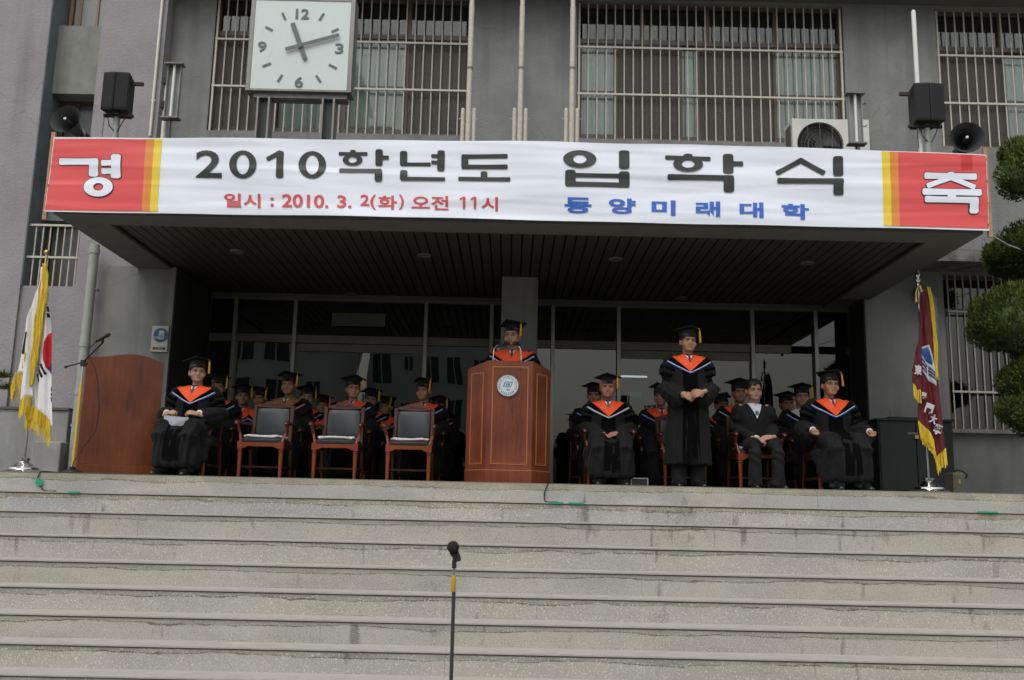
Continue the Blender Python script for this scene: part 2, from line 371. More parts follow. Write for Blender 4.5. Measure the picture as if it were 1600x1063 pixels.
def empty(name, loc=(0,0,0), label=None, cat=None, group=None, rz=0, kind=None):
    o = bpy.data.objects.new(name, None); COL.objects.link(o); o.location = loc; o.rotation_euler = (0, 0, rz)
    o.empty_display_size = .1
    return tag(o, label, cat, group, kind)
def copy_tree(o, parent=None):
    c = o.copy(); COL.objects.link(c)
    if parent: c.parent = parent
    for ch in list(o.children): copy_tree(ch, c)
    return c
def fuse(mb, voxel, smooth=2, fac=.5):
    """union of closed shapes as one continuous surface"""
    me = mb.mesh('tmp'); o = bpy.data.objects.new('tmp', me); COL.objects.link(o)
    r = o.modifiers.new('r', 'REMESH'); r.mode = 'VOXEL'; r.voxel_size = voxel
    if smooth:
        s = o.modifiers.new('s', 'SMOOTH'); s.iterations = smooth; s.factor = fac
    dg = bpy.context.evaluated_depsgraph_get(); dg.update()
    out = bpy.data.meshes.new_from_object(o.evaluated_get(dg))
    bpy.data.objects.remove(o); bpy.data.meshes.remove(me)
    out.polygons.foreach_set('use_smooth', [True]*len(out.polygons)); return out
def co_of(me):
    a = np.empty(len(me.vertices)*3); me.vertices.foreach_get('co', a); return a.reshape(-1, 3)
def set_co(me, a): me.vertices.foreach_set('co', a.ravel()); me.update()
def normals(me):
    a = np.empty(len(me.vertices)*3); me.vertices.foreach_get('normal', a); return a.reshape(-1, 3)

_fonts = {}
def text_mesh(txt, size=1.0, bold=.0, xs=1.0, ext=0.0, align='CENTER'):
    """returns mesh in xz plane facing -Y"""
    cu = bpy.data.curves.new('t', 'FONT'); cu.body = txt; cu.size = size; cu.offset = bold; cu.extrude = ext; cu.align_x = align; cu.align_y = 'CENTER'
    cu.resolution_u = 4
    o = bpy.data.objects.new('t', cu); COL.objects.link(o)
    dg = bpy.context.evaluated_depsgraph_get(); dg.update()
    me = bpy.data.meshes.new_from_object(o.evaluated_get(dg)); bpy.data.objects.remove(o); bpy.data.curves.remove(cu)
    a = co_of(me)
    if len(a):
        x, y, z = a[:,0].copy(), a[:,1].copy(), a[:,2].copy()
        a[:,0] = x*xs; a[:,1] = -z; a[:,2] = y; set_co(me, a)
    return me
def text(name, txt, loc, size, m_, parent=None, bold=0, xs=1.0, fitw=None, fith=None, rz=0, ry=0, ext=.0015):
    me = text_mesh(txt, size, bold, xs, ext); a = co_of(me)
    if len(a):
        c = (a.max(0)+a.min(0))/2; a -= c; e = a.max(0)-a.min(0)
        if fitw: a[:,0] *= fitw/e[0]
        if fith: a[:,2] *= fith/e[2]
        set_co(me, a)
    me.materials.clear(); me.materials.append(m_)
    o = link(name, me, parent, loc); o.rotation_euler = (0, ry, rz); return o

# ================================================================== GROUND, STAIRS
mb = MB(); mb.box((-90,-120,-2.3),(90,-2.95,-2.05)); tag(mb.build('ground', M['paving']), kind='structure')
stairs = empty('staircase', (0,0,0), kind='structure')
ZS = [0, -.187, -.367, -.574, -.772, -.963, -1.147, -1.326, -1.50, -1.68, -1.86, -2.05]
def step_mesh(h, mats, w, nos=.018):
    mb = MB()
    mb.box((-w/2, 0, -h), (w/2, .5, -.022), 0)             # riser body
    mb.box((-w/2, -nos, -.011), (w/2, .5, 0), 1)           # thin worn tread lip
    mb.box((-w/2, .006, -.022), (w/2, .5, -.011), 2)       # recessed groove, coloured dark to deepen the nosing shadow
    if nos == 0: mb = MB(); mb.box((-w/2, 0, -h), (w/2, .5, -.008), 0); mb.box((-w/2, .004, -.008), (w/2, .5, 0), 2)
    return mb.mesh('step', mats)
SEG = 5.3
for j in range(11):
    h = ZS[j]-ZS[j+1]; top = j < 2
    me = step_mesh(h, [M['riser_top' if top else 'riser'], M['tread'], M['joint']], SEG-.002, .0 if j == 0 else .010)
    off = [.4, 1.9, -.75, .25, -1.5, -2.4, 1.2, -3.1, 2.2, -.4, .9][j]
    for k in range(-2, 3):
        o = link('step', me, stairs, (k*SEG+off, -.3*j, ZS[j]))
mb = MB(); mb.box((-16, .42, -.25), (16, 6.5, -.003)); tag(mb.build('porch_floor', M['floor']), kind='structure')

# ================================================================== SCHOOL BUILDING
bld = empty('school_building', (0,0,0), 'grey and mauve stuccoed school building with barred windows and an entrance porch', 'building')
def bpart(mb, name, m_, parent=bld, **k):
    o = mb.build(name, m_, None, **k); o.parent = parent
    o.matrix_parent_inverse = Matrix.Translation(tuple(-x for x in parent_loc(parent))); return o
def parent_loc(p):
    v = Vector(p.location)
    while p.parent: p = p.parent
    return Vector(bld.location) if p is bld else v
def sub(name, loc=(0,0,0), parent=bld, label=None):
    o = empty(name, loc); o.parent = parent; o.matrix_parent_inverse = Matrix.Translation(tuple(-x for x in bld.location))
    if label: o['label'] = label
    return o
WY = 2.25; TOP = 9.0
XL = P(258, 60, 2.0).x           # right corner of mauve pier
XR0 = P(65, 150, 2.0).x          # left edge of slot, projecting wall
XRs = P(157, 60, 2.0).x          # right edge of slot
PX = P(235, 424, 2.0)
# mauve wall left of the slot
mb = MB(); mb.box((-14, 2.0, -.003), (XR0, 2.9, TOP)); bpart(mb, 'wall', M['pink'])
# mauve pier between slot and main front (upper) and lower mauve strip
mb = MB(); mb.box((XRs, 2.0, -.003), (XL, 2.9, TOP)); bpart(mb, 'wall', M['pink'])
# slot: plaster panels, windows
ZA = P(110, 455, 2.3).z; ZB = P(110, 345, 2.3).z; ZCc = P(110, 340, 2.3).z; ZD = P(110, 148, 2.25).z; ZE = P(110, 42, 2.25).z
mb = MB()
mb.box((XR0, 2.04, -.003), (XRs, 2.6, ZA)); bpart(mb, 'wall', M['pink'])
mb = MB(); mb.box((XR0, 2.22, ZD), (XRs, 2.6, ZE)); bpart(mb, 'plaster_panel', M['panelp'])
mb = MB(); mb.box((XR0, 2.32, ZB), (XRs, 2.6, ZCc+.18)); bpart(mb, 'plaster_panel', M['bluegrey'])
mb = MB(); mb.box((XR0+.0015, 2.005, ZA), (XR0+.012, 2.6, TOP)); bpart(mb, 'slot_reveal', M['bluegrey'])
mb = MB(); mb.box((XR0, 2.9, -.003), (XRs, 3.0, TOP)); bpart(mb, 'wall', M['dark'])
# plinth left
zp = P(60, 641, 1.9).z
mb = MB(); mb.box((-14, 1.86, -.003), (P(108,641,1.86).x, 2.0, zp)); bpart(mb, 'plinth', M['plinth'], bevel=.006)
mb = MB(); mb.box((-14, 1.84, zp), (P(108,641,1.86).x, 2.0, zp+.03)); bpart(mb, 'plinth_cap', M['concd'])
mb = MB(); mb.box((-5.55, 1.66, -.003), (P(96,690,1.66).x, 1.86, P(60,690,1.7).z)); bpart(mb, 'kerb_block', M['plinth'], bevel=.01)
# porch flank wall left (smooth grey) from downpipe to opening
GX0 = P(150, 600, 1.95).x; GX1 = P(275, 424, 1.95).x
mb = MB(); mb.box((GX0, 1.95, -.003), (GX1, 3.5, 2.60)); bpart(mb, 'flank_wall', M['porch'])
# porch flank right
HX0 = P(1352, 500, 2.8).x
mb = MB(); mb.box((HX0, 2.8, -.003), (P(1480,560,2.8).x, 3.6, 3.1)); bpart(mb, 'flank_wall', M['porch'])
# right lower wall with window opening
WX0 = P(1480,560,2.8).x; WZ0 = P(1540,672,2.8).z; WZ1 = P(1540,428,2.8).z
mb = MB(); mb.box((WX0, 2.8, -.003), (14, 3.6, WZ0)); mb.box((WX0, 2.8, WZ1), (14, 3.6, 3.1)); bpart(mb, 'wall', M['porch'])
mb = MB(); mb.box((8.6, 2.8, WZ0), (14, 3.6, WZ1)); bpart(mb, 'wall', M['porch'])
mb = MB(); mb.box((WX0-.02, 2.72, WZ0-.05), (8.6, 2.83, WZ0)); bpart(mb, 'sill', M['porch'])
# upper front wall, with openings for the three windows; overhang on the right
zs, zt = 4.52, 6.46
wins = [(P(332,110,2.3).x, P(735,110,2.3).x), (P(901,110,2.3).x, P(1318,110,2.3).x), (P(1463,110,2.3).x, P(1463,110,2.3).x+3.5)]
def uw(x0, x1, z0, z1, zb=None):
    mb = MB(); mb.box((x0, WY, z0), (x1, 2.9, z1)); bpart(mb, 'wall', M['grey'])
xe = [XL]+[a for w in wins for a in w]+[14]
for i in range(0, 8, 2): uw(xe[i], xe[i+1], zs, zt)
uw(XL, 4.9, 3.3, zs); uw(4.9, 14, P(1500,390,2.25).z, zs); uw(XL, 14, zt, TOP)
mb = MB(); mb.box((4.72, 2.252, 2.98), (14, 2.9, P(1500,390,2.25).z-.002)); bpart(mb, 'peeling_beam', mat('peeling_beam_paint', (.13,.13,.12), .9, var=.75, vscale=5, bump=.6, bscale=20))
# third floor slab
mb = MB(); mb.box((XL, 1.78, 6.50), (14, 2.25, 7.0)); bpart(mb, 'floor_slab', M['concd'])
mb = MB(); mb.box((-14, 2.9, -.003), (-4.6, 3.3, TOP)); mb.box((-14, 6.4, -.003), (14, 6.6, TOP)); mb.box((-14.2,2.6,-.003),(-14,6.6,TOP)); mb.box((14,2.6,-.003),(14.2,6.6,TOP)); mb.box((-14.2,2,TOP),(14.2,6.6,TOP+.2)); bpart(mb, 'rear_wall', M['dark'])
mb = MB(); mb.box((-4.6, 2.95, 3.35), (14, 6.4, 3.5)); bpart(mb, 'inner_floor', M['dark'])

# ---- windows upper
def curtain_mesh(x0, x1, z0, z1, y, per=.11, amp=.018):
    mb = MB(); n = max(4, int((x1-x0)/.014)); ph = random.random()*6
    f = lambda x: y+amp*math.sin(x*2*math.pi/per+ph+1.2*math.sin(x*3.1+ph))+amp*.5*math.sin(x*2*math.pi/per*2.3)
    xs = [x0+(x1-x0)*i/n for i in range(n+1)]
    mb.add([(x, f(x), z0) for x in xs]+[(x, f(x), z1) for x in xs]+[(x, f(x)+.004, z0) for x in xs]+[(x, f(x)+.004, z1) for x in xs],
           [(i, i+1, i+n+2, i+n+1) for i in range(n)]+[(i+1+2*n+2, i+2*n+2, i+n+1+2*n+2, i+n+2+2*n+2) for i in range(n)])
    return mb
def window(x0, x1, z0, z1, y, posts, ztr, curtains, screens, trans_posts):
    w = sub('window')
    mb = MB(); t = .05
    mb.box((x0, y-.03, z0), (x0+t, y+.07, z1)); mb.box((x1-t, y-.03, z0), (x1, y+.07, z1))
    mb.box((x0+t, y-.03, z0), (x1-t, y+.07, z0+t)); mb.box((x0+t, y-.03, z1-t), (x1-t, y+.07, z1)); mb.box((x0+t, y-.03, ztr-.03), (x1-t, y+.07, ztr+.035))
    for p in trans_posts: mb.box((p-.025, y-.025, ztr+.035), (p+.025, y+.06, z1-t))
    bpart(mb, 'frame', M['frame'], w)
    for i, (a, b) in enumerate(zip(posts[:-1], posts[1:])):       # sliding sashes
        yy = y+(.0 if i % 2 == 0 else .034); mb = MB(); s = .034; e = .012
        a -= e; b += e
        mb.box((a, yy-.014, z0+t), (a+s, yy+.014, ztr-.03)); mb.box((b-s, yy-.014, z0+t), (b, yy+.014, ztr-.03))
        mb.box((a+s, yy-.014, z0+t), (b-s, yy+.014, z0+t+.05)); mb.box((a+s, yy-.014, ztr-.075), (b-s, yy+.014, ztr-.03))
        zm = z0+(ztr-z0)*.49; mb.box((a+s, yy-.014, zm-.02), (b-s, yy+.014, zm+.02))
        bpart(mb, 'sash', M['frame'], w)
        mb = MB(); mb.box((a+s, yy-.002, z0+t+.05), (b-s, yy+.002, ztr-.075)); bpart(mb, 'pane', M['glass_win'], w)
    tp = [x0+t]+list(trans_posts)+[x1-t]
    for a, b in zip(tp[:-1], tp[1:]):
        mb = MB(); mb.box((a+.025, y+.0, ztr+.035), (b-.025, y+.004, z1-t)); bpart(mb, 'pane', M['glass_win'], w)
    for a, b in curtains:
        bpart(curtain_mesh(a, b, z0+.03, ztr-.02, y+.085), 'curtain', M['curtain'], w)
    for a, b in screens:
        mb = MB(); mb.box((a, y-.030, z0+t), (b, y-.024, ztr-.03)); bpart(mb, 'insect_screen', M['screen_t'], w)
    mb = MB()
    n = int((x1-x0)/.45)
    for i in range(n):
        a = x0+.1+i*(x1-x0-.2)/n; mb.box((a, y+.3, ztr+.08), (a+.32, y+.34, ztr+.125))
    bpart(mb, 'reflection_strip', M['plinth'], w)  # pale bars behind the upper panes, standing in for a reflected white line
    return w
def screen_material():
    m = bpy.data.materials.new('insect_screen_mesh'); m.use_nodes = True; n, l = nodes_of(m)
    b = n['Principled BSDF']; b.inputs['Base Color'].default_value = (.10,.095,.085,1); b.inputs['Roughness'].default_value = .9
    tr = n.new('ShaderNodeBsdfTransparent'); mx = n.new('ShaderNodeMixShader'); mx.inputs[0].default_value = .5
    l.new(tr.outputs[0], mx.inputs[1]); l.new(b.outputs[0], mx.inputs[2]); l.new(mx.outputs[0], n['Material Output'].inputs['Surface']); return m
M['screen_t'] = screen_material()
GYw = 2.36
def wx(px): return P(px, 120, GYw).x
ztr = P(1000, 68, GYw).z
(a0, a1), (b0, b1), (c0, c1) = wins
window(a0, a1, zs, zt, GYw, [a0+.05, wx(433), wx(540), wx(637), a1-.05], ztr, [(wx(436), wx(632)), (wx(640), a1-.06)], [(a0+.05, wx(430)), (wx(640), a1-.05)], [wx(433), wx(637)])
window(b0, b1, zs, zt, GYw, [b0+.05, wx(964), wx(1001), wx(1064), wx(1091), wx(1108), wx(1209), b1-.05], ztr, [(b0+.06, wx(975)), (wx(972), wx(1090)), (wx(1112), b1-.06)], [(wx(966), wx(1062)), (wx(1093), wx(1206))], [wx(1003), wx(1106), wx(1212)])
cs = [c0+.05+i*(c1-c0-.1)/4 for i in range(5)]
window(c0, c1, zs, zt, GYw, cs, ztr, [(c0+.1, c1-.1)], [(c0+.05, cs[1])], [cs[1], cs[3]])

# grilles
def grille(x0, x1, z0, z1, y, step, zh, r=.0095, edge=True, ylab=None, zr=.013):
    g = sub('window_grille')
    mb = MB(); mb.tube([(0,0,0), (0,0,z1-z0)], r, 6); me = mb.mesh('bar', [M['bars']])
    n = int(round((x1-x0)/step))
    for i in range(n+1):
        o = link('bar', me); o.parent = g; o.matrix_parent_inverse = Matrix.Translation(tuple(-x for x in bld.location)); o.location = (x0+(x1-x0)*i/n, y, z0)
    for z in zh:
        mb = MB(); mb.box((x0-.02, y-.022, z-zr), (x1+.02, y-.0105, z+zr)); bpart(mb, 'rail', M['bars'], g)
    if edge:
        for x in (x0, x1):
            mb = MB(); mb.box((x-.012, y-.02, z0), (x+.012, y+.012, z1)); bpart(mb, 'grille_frame', M['bars'], g)
    return g
gy = 2.29
def gz(px, py, y=gy): return P(px, py, y).z
r1 = gz(1000, 76); r2 = gz(1000, 149); r3 = gz(1000, 221)
grille(a0+.03, a1-.03, r3-.0, zt-.02, gy, .121, [r3, r2, r1])
grille(b0+.03, b1-.03, r3-.0, zt-.02, gy, .121, [r3, r2, r1])
grille(c0+.03, c1-.03, r3-.04, zt-.02, gy, .121, [r3-.04, r2-.02, r1-.01])

# slot windows (left)
def slotwin(z0, z1, y, mul, glassm, framem, x0=XR0+.03, x1=XRs-.01):
    w = sub('window'); mb = MB(); t = .045
    mb.box((x0, y-.03, z0), (x0+t, y+.05, z1)); mb.box((x1-t, y-.03, z0), (x1, y+.05, z1)); mb.box((x0+t, y-.03, z0), (x1-t, y+.05, z0+t)); mb.box((x0+t, y-.03, z1-t), (x1-t, y+.05, z1))
    bpart(mb, 'frame', framem, w)
    xs = [x0+t]+[x0+(x1-x0)*q for q in mul]+[x1-t]
    for a, b in zip(xs[:-1], xs[1:]):
        mb = MB(); mb.box((a+.015, y, z0+t), (b-.015, y+.005, z1-t)); bpart(mb, 'pane', glassm, w)
        if b < x1-t-.01:
            mb = MB(); mb.box((b-.015, y-.02, z0+t), (b+.015, y+.03, z1-t)); bpart(mb, 'mullion', framem, w)
frost = mat('frosted_pane', (.26,.285,.285), .25, var=.06, vscale=3); darkpane = mat('dark_grey_pane', (.10,.108,.108), .2, var=.3, vscale=3)
slotwin(ZE, TOP-.5, 2.45, (.22, .58), frost, M['frame2'])
slotwin(ZCc+.18, ZD-.0, 2.5, (.35,), darkpane, M['frame'])
slotwin(ZA, ZB, 2.5, (.3, .65), darkpane, M['frame'])
gx0, gx1 = P(40, 400, 2.05).x, P(119, 400, 2.05).x
grille(gx0, gx1, P(80, 454, 2.05).z, P(80, 352, 2.05).z, 2.07, .095, [P(80,454,2.05).z, P(80,402,2.05).z, P(80,352,2.05).z], edge=False)

# lower right window
w = sub('window'); y = 2.98; t = .05; x0, x1 = WX0, 8.6
mb = MB(); mb.box((x0, y-.03, WZ0), (x0+t, y+.05, WZ1)); mb.box((x0+t, y-.03, WZ0), (x1, y+.05, WZ0+t)); mb.box((x0+t, y-.03, WZ1-t), (x1, y+.05, WZ1)); zt2 = P(1540, 490, 2.98).z; mb.box((x0+t, y-.03, zt2), (x1, y+.05, zt2+t))
bpart(mb, 'frame', M['frame'], w)
for i in range(4):
    a = x0+t+i*.84; mb = MB(); mb.box((a, y-.02, WZ0+t), (a+.04, y+.03, zt2)); bpart(mb, 'mullion', M['frame'], w)
    mb = MB(); mb.box((a+.04, y, WZ0+t), (a+.84, y+.005, zt2)); bpart(mb, 'pane', M['glass_door'], w)
mb = MB(); mb.box((x0+t, y+.001, zt2+t), (x1, y+.005, WZ1-t)); bpart(mb, 'pane', M['glass_door'], w)
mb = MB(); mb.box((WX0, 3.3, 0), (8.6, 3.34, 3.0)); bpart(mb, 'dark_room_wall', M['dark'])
grille(P(1488,560,2.84).x, P(1488,560,2.84).x+3.0, WZ0+.005, P(1540,430,2.84).z, 2.86, .103, [P(1500,612,2.84).z, P(1500,487,2.84).z], r=.009, edge=False)

# ---- canopy
CX0, CX1, CY0, CZ0, CZ1 = P(83, 335, -.28).x, P(1536, 361, -.28).x, -.28, 2.575, 3.36
cano = sub('canopy', label='broad flat porch canopy of dark concrete with a slatted brown ceiling')
IX0, IX1, IY0 = CX0+.42, CX1-.42, .09
mb = MB()
mb.box((CX0, CY0, CZ0), (CX1, IY0, CZ1)); mb.box((CX0, IY0, CZ0), (IX0, 2.25, CZ1)); mb.box((IX1, IY0, CZ0), (CX1, 2.8, CZ1)); bpart(mb, 'edge_beam', M['concd'], cano)
mb = MB(); mb.box((IX0, IY0, 2.72), (IX1, 3.6, CZ1-.01)); bpart(mb, 'roof_slab', M['groove'], cano)
mb = MB(); L = 3.42-IY0
mb.box((0, 0, 0), (.1, L, .02)); me = mb.mesh('soffit_panel', [M['soffit']])
n = int((IX1-IX0-.06)/.115)
for i in range(n):
    o = link('soffit_panel', me); o.parent = cano; o.matrix_parent_inverse = Matrix.Translation(tuple(-x for x in bld.location)); o.location = (IX0+.03+i*(IX1-IX0-.06)/n, IY0+.004, 2.615)
mb = MB(); q = .022; mb.box((IX0+.001, IY0+.001, 2.585), (IX0+q, 3.4, 2.612)); mb.box((IX1-q, IY0+.001, 2.585), (IX1-.001, 3.4, 2.612)); mb.box((IX0+q, IY0+.001, 2.585), (IX1-q, IY0+q, 2.612)); bpart(mb, 'ceiling_trim', M['soffit'], cano)
def downlight(x, y):
    mb = MB(); mb.lathe([(.052,.003),(.052,-.0),(.082,-.012),(.086,-.003),(.086,.003)], (x,y,2.611), 20, mi=0); mb.lathe([(.05,.004),(.05,0),(.048,-.002)], (x,y,2.612), 14, mi=1)
    bpart(mb, 'downlight', [M['alud'], M['acd']], cano, smooth=True)
for px, py in ((370,393),(663,399),(962,405),(1260,411)):
    k = P(px, py, 0); t_ = (2.61-ZC)/(k.z-ZC); downlight(k.x*t_, D0*t_-D0)
for px, py in ((548,460),(1065,466)):
    k = P(px, py, 0); t_ = (2.61-ZC)/(k.z-ZC); downlight(k.x*t_, D0*t_-D0)

# ---- dark lining on the porch side walls
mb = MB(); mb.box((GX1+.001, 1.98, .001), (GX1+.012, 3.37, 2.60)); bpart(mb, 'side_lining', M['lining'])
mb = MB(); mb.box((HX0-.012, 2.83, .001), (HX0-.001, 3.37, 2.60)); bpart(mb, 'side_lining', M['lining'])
# ---- column and door wall
cx0, cx1 = P(783,500,2.1).x, P(840,500,2.1).x
mb = MB(); mb.box((cx0, 2.1, -.003), (cx1, 2.55, 2.612)); bpart(mb, 'column', M['porch'], bevel=.006)
DY = 3.4
def dx(px): return P(px, 640, DY).x
mb = MB()
zb0 = P(700, 529, DY).z; zb1 = P(700, 541, DY).z; zh = P(700, 473, DY).z
mb.box((GX1, DY-.03, zb1), (cx0, DY+.03, zb0)); mb.box((cx1, DY-.03, zb1), (dx(1238), DY+.03, zb0))
doorwall = sub('entrance_screen')
bpart(mb, 'transom_bar', M['alud'], doorwall)
mb = MB(); mb.box((GX1, DY-.06, zh-.02), (HX0, DY+.06, zh+.01)); bpart(mb, 'head_rail', M['alud'], doorwall)
mb = MB(); mb.box((GX1, DY-.02, zh+.01), (HX0, DY+.06, 2.72)); bpart(mb, 'lintel', M['concd'], doorwall)
mb = MB(); mb.box((P(520,494,DY).x, DY-.05, P(520,510,DY).z), (P(603,494,DY).x, DY-.021, P(520,490,DY).z)); bpart(mb, 'dark_notice_board', M['concd'], doorwall)
posts = [359, 454, 661, 765, 862, 966, 1177, 1277]
for p in posts:
    mb = MB(); mb.box((dx(p)-.026, DY-.07, -.003), (dx(p)+.026, DY+.05, zh-.02)); bpart(mb, 'mullion', M['alu'], doorwall, bevel=.003)
edges = [GX1]+[dx(p) for p in posts]+[HX0]
for i, (a, b) in enumerate(zip(edges[:-1], edges[1:])):
    mb = MB(); mb.box((a+.028, DY+.005, zb0), (b-.028, DY+.011, zh-.02)); bpart(mb, 'pane', M['glass_door'], doorwall)
    if i in (2, 6):     # double doors with a header rail
        dl = sub('entrance_door'); zd = P(560, 551, DY).z
        mb = MB(); mb.box((a+.03, DY-.025, zd), (b-.03, DY+.02, zb1-.012)); bpart(mb, 'door_closer_rail', M['alud'], dl)
        m_ = (a+b)/2
        for s0, s1 in ((a+.03, m_-.003), (m_+.003, b-.03)):
            mb = MB(); mb.box((s0, DY, .09), (s1, DY+.01, zd)); bpart(mb, 'pane', M['glass_door'], dl)
            mb = MB(); mb.box((s0, DY-.012, .0), (s1, DY+.022, .09)); bpart(mb, 'bottom_rail', M['alu'], dl)
        for s in (-.07, .07):
            mb = MB(); mb.tube([(m_+s, DY-.05, .85), (m_+s, DY-.05, 1.25)], .013, 8); mb.tube([(m_+s, DY-.05, .88), (m_+s, DY, .88)], .008, 6); mb.tube([(m_+s, DY-.05, 1.22), (m_+s, DY, 1.22)], .008, 6); bpart(mb, 'handle', M['alu'], dl)
    else:
        mb = MB(); mb.box((a+.028, DY+.004, .0), (b-.028, DY+.01, zb1)); bpart(mb, 'pane', M['glass_door'], doorwall)
text('lettering', '3호관', P(1016, 638, DY-.004), .1, M['glasstxt'], doorwall, bold=.004, fitw=.17).matrix_parent_inverse = Matrix.Translation(tuple(-x for x in bld.location))
text('lettering', 'DONGYANG', P(1027, 650, DY-.004), .1, M['glasstxt'], doorwall, bold=.004, fitw=.36, fith=.06).matrix_parent_inverse = Matrix.Translation(tuple(-x for x in bld.location))
# hall behind the glass
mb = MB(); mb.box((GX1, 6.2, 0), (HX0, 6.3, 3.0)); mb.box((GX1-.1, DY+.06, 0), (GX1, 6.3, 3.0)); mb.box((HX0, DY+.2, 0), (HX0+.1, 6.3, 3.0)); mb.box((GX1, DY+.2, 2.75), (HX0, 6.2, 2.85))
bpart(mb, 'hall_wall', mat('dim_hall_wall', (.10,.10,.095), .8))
mb = MB(); a = P(967, 588, 5.0); b = P(1011, 590, 5.0); mb.tube([a, (b.x, b.y, a.z)], .016, 8); bpart(mb, 'lit_tube_lamp', M['lamp'])
mb = MB(); a = P(985, 620, 6.1); mb.box(a, (a.x+.17, 6.19, a.z+.075)); bpart(mb, 'exit_sign', M['exitg'])

# ================================================================== THINGS ON THE WALLS AND CANOPY
# downpipes
def pipe(px0, py0, px1, py1, y, r, m_, label, name='downpipe', collars=()):
    a, b = P(px0, py0, y), P(px1, py1, y); a.x = b.x = (a.x+b.x)/2
    mb = MB(); lo, hi = (a, b) if a.z < b.z else (b, a)
    mb.tube([lo, hi], r, 14)
    for f in collars: z = lo.z+(hi.z-lo.z)*f; mb.tube([(lo.x, y, z-.03), (lo.x, y, z+.03)], r*1.12, 14)
    root = empty(name, lo, label, 'pipe')
    mb.v = [v-lo for v in mb.v]
    mb.build('pipe_body', m_, root, auto=True)
    for f in (.2, .8):
        z = (hi.z-lo.z)*f; mc = MB(); mc.box((-r*1.3, -.004, z-.012), (r*1.3, .09, z+.012)); mc.build('clamp', m_, root)
    return root
pipe(108, 738, 153, 383, 1.83, .058, M['pipew'], 'fat pale grey downpipe running down the wall beside the left lectern', collars=(.34, .55, .97))
pipe(247, 213, 247, -60, 1.97, .018, M['white'], 'thin white conduit rising up the mauve pier left of the clock', 'conduit')
root = pipe(1466, 760, 1462, 475, 2.7, .062, M['porch'], 'grey downpipe with an elbow behind the maroon flag', collars=(.3, .93))
z = P(1462,475,2.7).z; mb = MB(); mb.tube([(0,0,z-root.location.z), (0,.0,z-root.location.z+.05), (-.03,0,z-root.location.z+.11), (-.10,0,z-root.location.z+.14), (-.22,0,z-root.location.z+.15)], .062, 12); mb.build('elbow', M['porch'], root, auto=True)

# flag poles on the canopy
for i, (pxt, pxb, lab) in enumerate(((741, 731, 'left'), (817.5, 812, 'middle'), (895.5, 893, 'right'))):
    y = .35; b = P(pxb, 214, y); X = b.x; zb_ = CZ1
    root = empty('flagpole', (X, y, zb_), {'left': 'tall cream flagpole standing just right of the barred window behind the clock', 'middle': 'tall cream flagpole standing in front of bare grey wall, between two others', 'right': 'tall cream flagpole at the left edge of the wide central barred window'}[lab], 'flagpole', 'flagpoles on the canopy')
    mb = MB(); mb.tube([(0,0,0), (0,0,2.0-.06)], .030, 12); mb.tube([(0,0,1.94), (0,0,4.2)], .026, 12); mb.build('pole', M['bars'], root, auto=True)
    z = P(pxb, 107, y).z-zb_; mb = MB(); mb.tube([(0,0,z-.012), (0,0,z+.012)], .034, 12); mb.build('collar', M['alud'], root)
    zt_ = P(pxb, 170, y).z-zb_
    for s in (-1, 1):
        mb = MB(); mb.tube([(s*.062,0,0), (s*.062,0,zt_-.015)], .023, 10); mb.tube([(s*.062,0,zt_-.015), (s*.062,0,zt_)], [.023,.016], 10)
        mb.tube([(s*.062,0,zt_-.12), (s*.105,0,zt_-.12)], .006, 6); mb.build('stub_post', M['bars'], root, auto=True)

# clock
cy = .4
cl = empty('clock', P(468, 214, cy), 'large square white outdoor clock on two dark posts, reading about thirteen past eleven', 'clock')
co = cl.location.copy()
f0, f1 = P(387, 142, cy), P(556, 0, cy); fx0, fx1, fz0 = f0.x, f1.x, P(468,143,cy).z; fz1 = P(472,-5,cy).z
mb = MB(); th = .05
mb.box((fx0-.03, cy, fz0), (fx0+th-.03, cy+.22, fz1)); mb.box((fx1-th, cy, fz0), (fx1, cy+.22, fz1)); mb.box((fx0+th-.03, cy, fz0), (fx1-th, cy+.22, fz0+.028)); mb.box((fx0+th-.03, cy, fz1-th), (fx1-th, cy+.22, fz1)); mb.box((fx0, cy+.19, fz0+.03), (fx1-th, cy+.219, fz1-th))
mb.box((fx0+.05, cy+.05, fz0-.06), (fx1-.05, cy+.2, fz0), 0)
def cbuild(mb, name, m_, root, org, **k): mb.v = [v-org for v in mb.v]; return mb.build(name, m_, root, **k)
cbuild(mb, 'case', M['clockc'], cl, co, bevel=.004)
mb = MB(); mb.box((fx0+th-.029, cy+.006, fz0+.029), (fx1-th-.001, cy+.045, fz1-th-.001)); cbuild(mb, 'dial', M['clockf'], cl, co)
C0 = P(469, 74, cy); cy2 = cy+.0005
def cpt(px, py): return P(px, py, cy2)
def bar_poly(a, b, w): # prism quad between two world pts on plane
    d = Vector((b.x-a.x, b.z-a.z)).normalized(); nn = Vector((-d.y, d.x))*w/2
    return [(a.x+nn.x, a.z+nn.y), (a.x-nn.x, a.z-nn.y), (b.x-nn.x, b.z-nn.y), (b.x+nn.x, b.z+nn.y)]
mb = MB()
for x0_, y0_, x1_, y1_ in ((441,20,446,31),(506,21,499,32),(415,42,426,48),(529,45,518,50),(410,104,423,99),(514,101,526,107),(434,128,441,117),(494,118,501,129)):
    mb = MB(); mb.poly(bar_poly(cpt(x0_,y0_), cpt(x1_,y1_), .027), cy2, cy2+.005); cbuild(mb, 'hour_mark', M['clockm'], cl, co)
for nm, a, b, w_, dy in (('hour_hand', (457.5,37), (477.5,94), .05, .012), ('minute_hand', (446.5,78.5), (530.5,56), .042, .02)):
    A, B = cpt(*a), cpt(*b); mb = MB(); mb.poly(bar_poly(A, B, w_), cy2-dy-.006, cy2-dy); cbuild(mb, nm, M['clockm'], cl, co, bevel=.002)
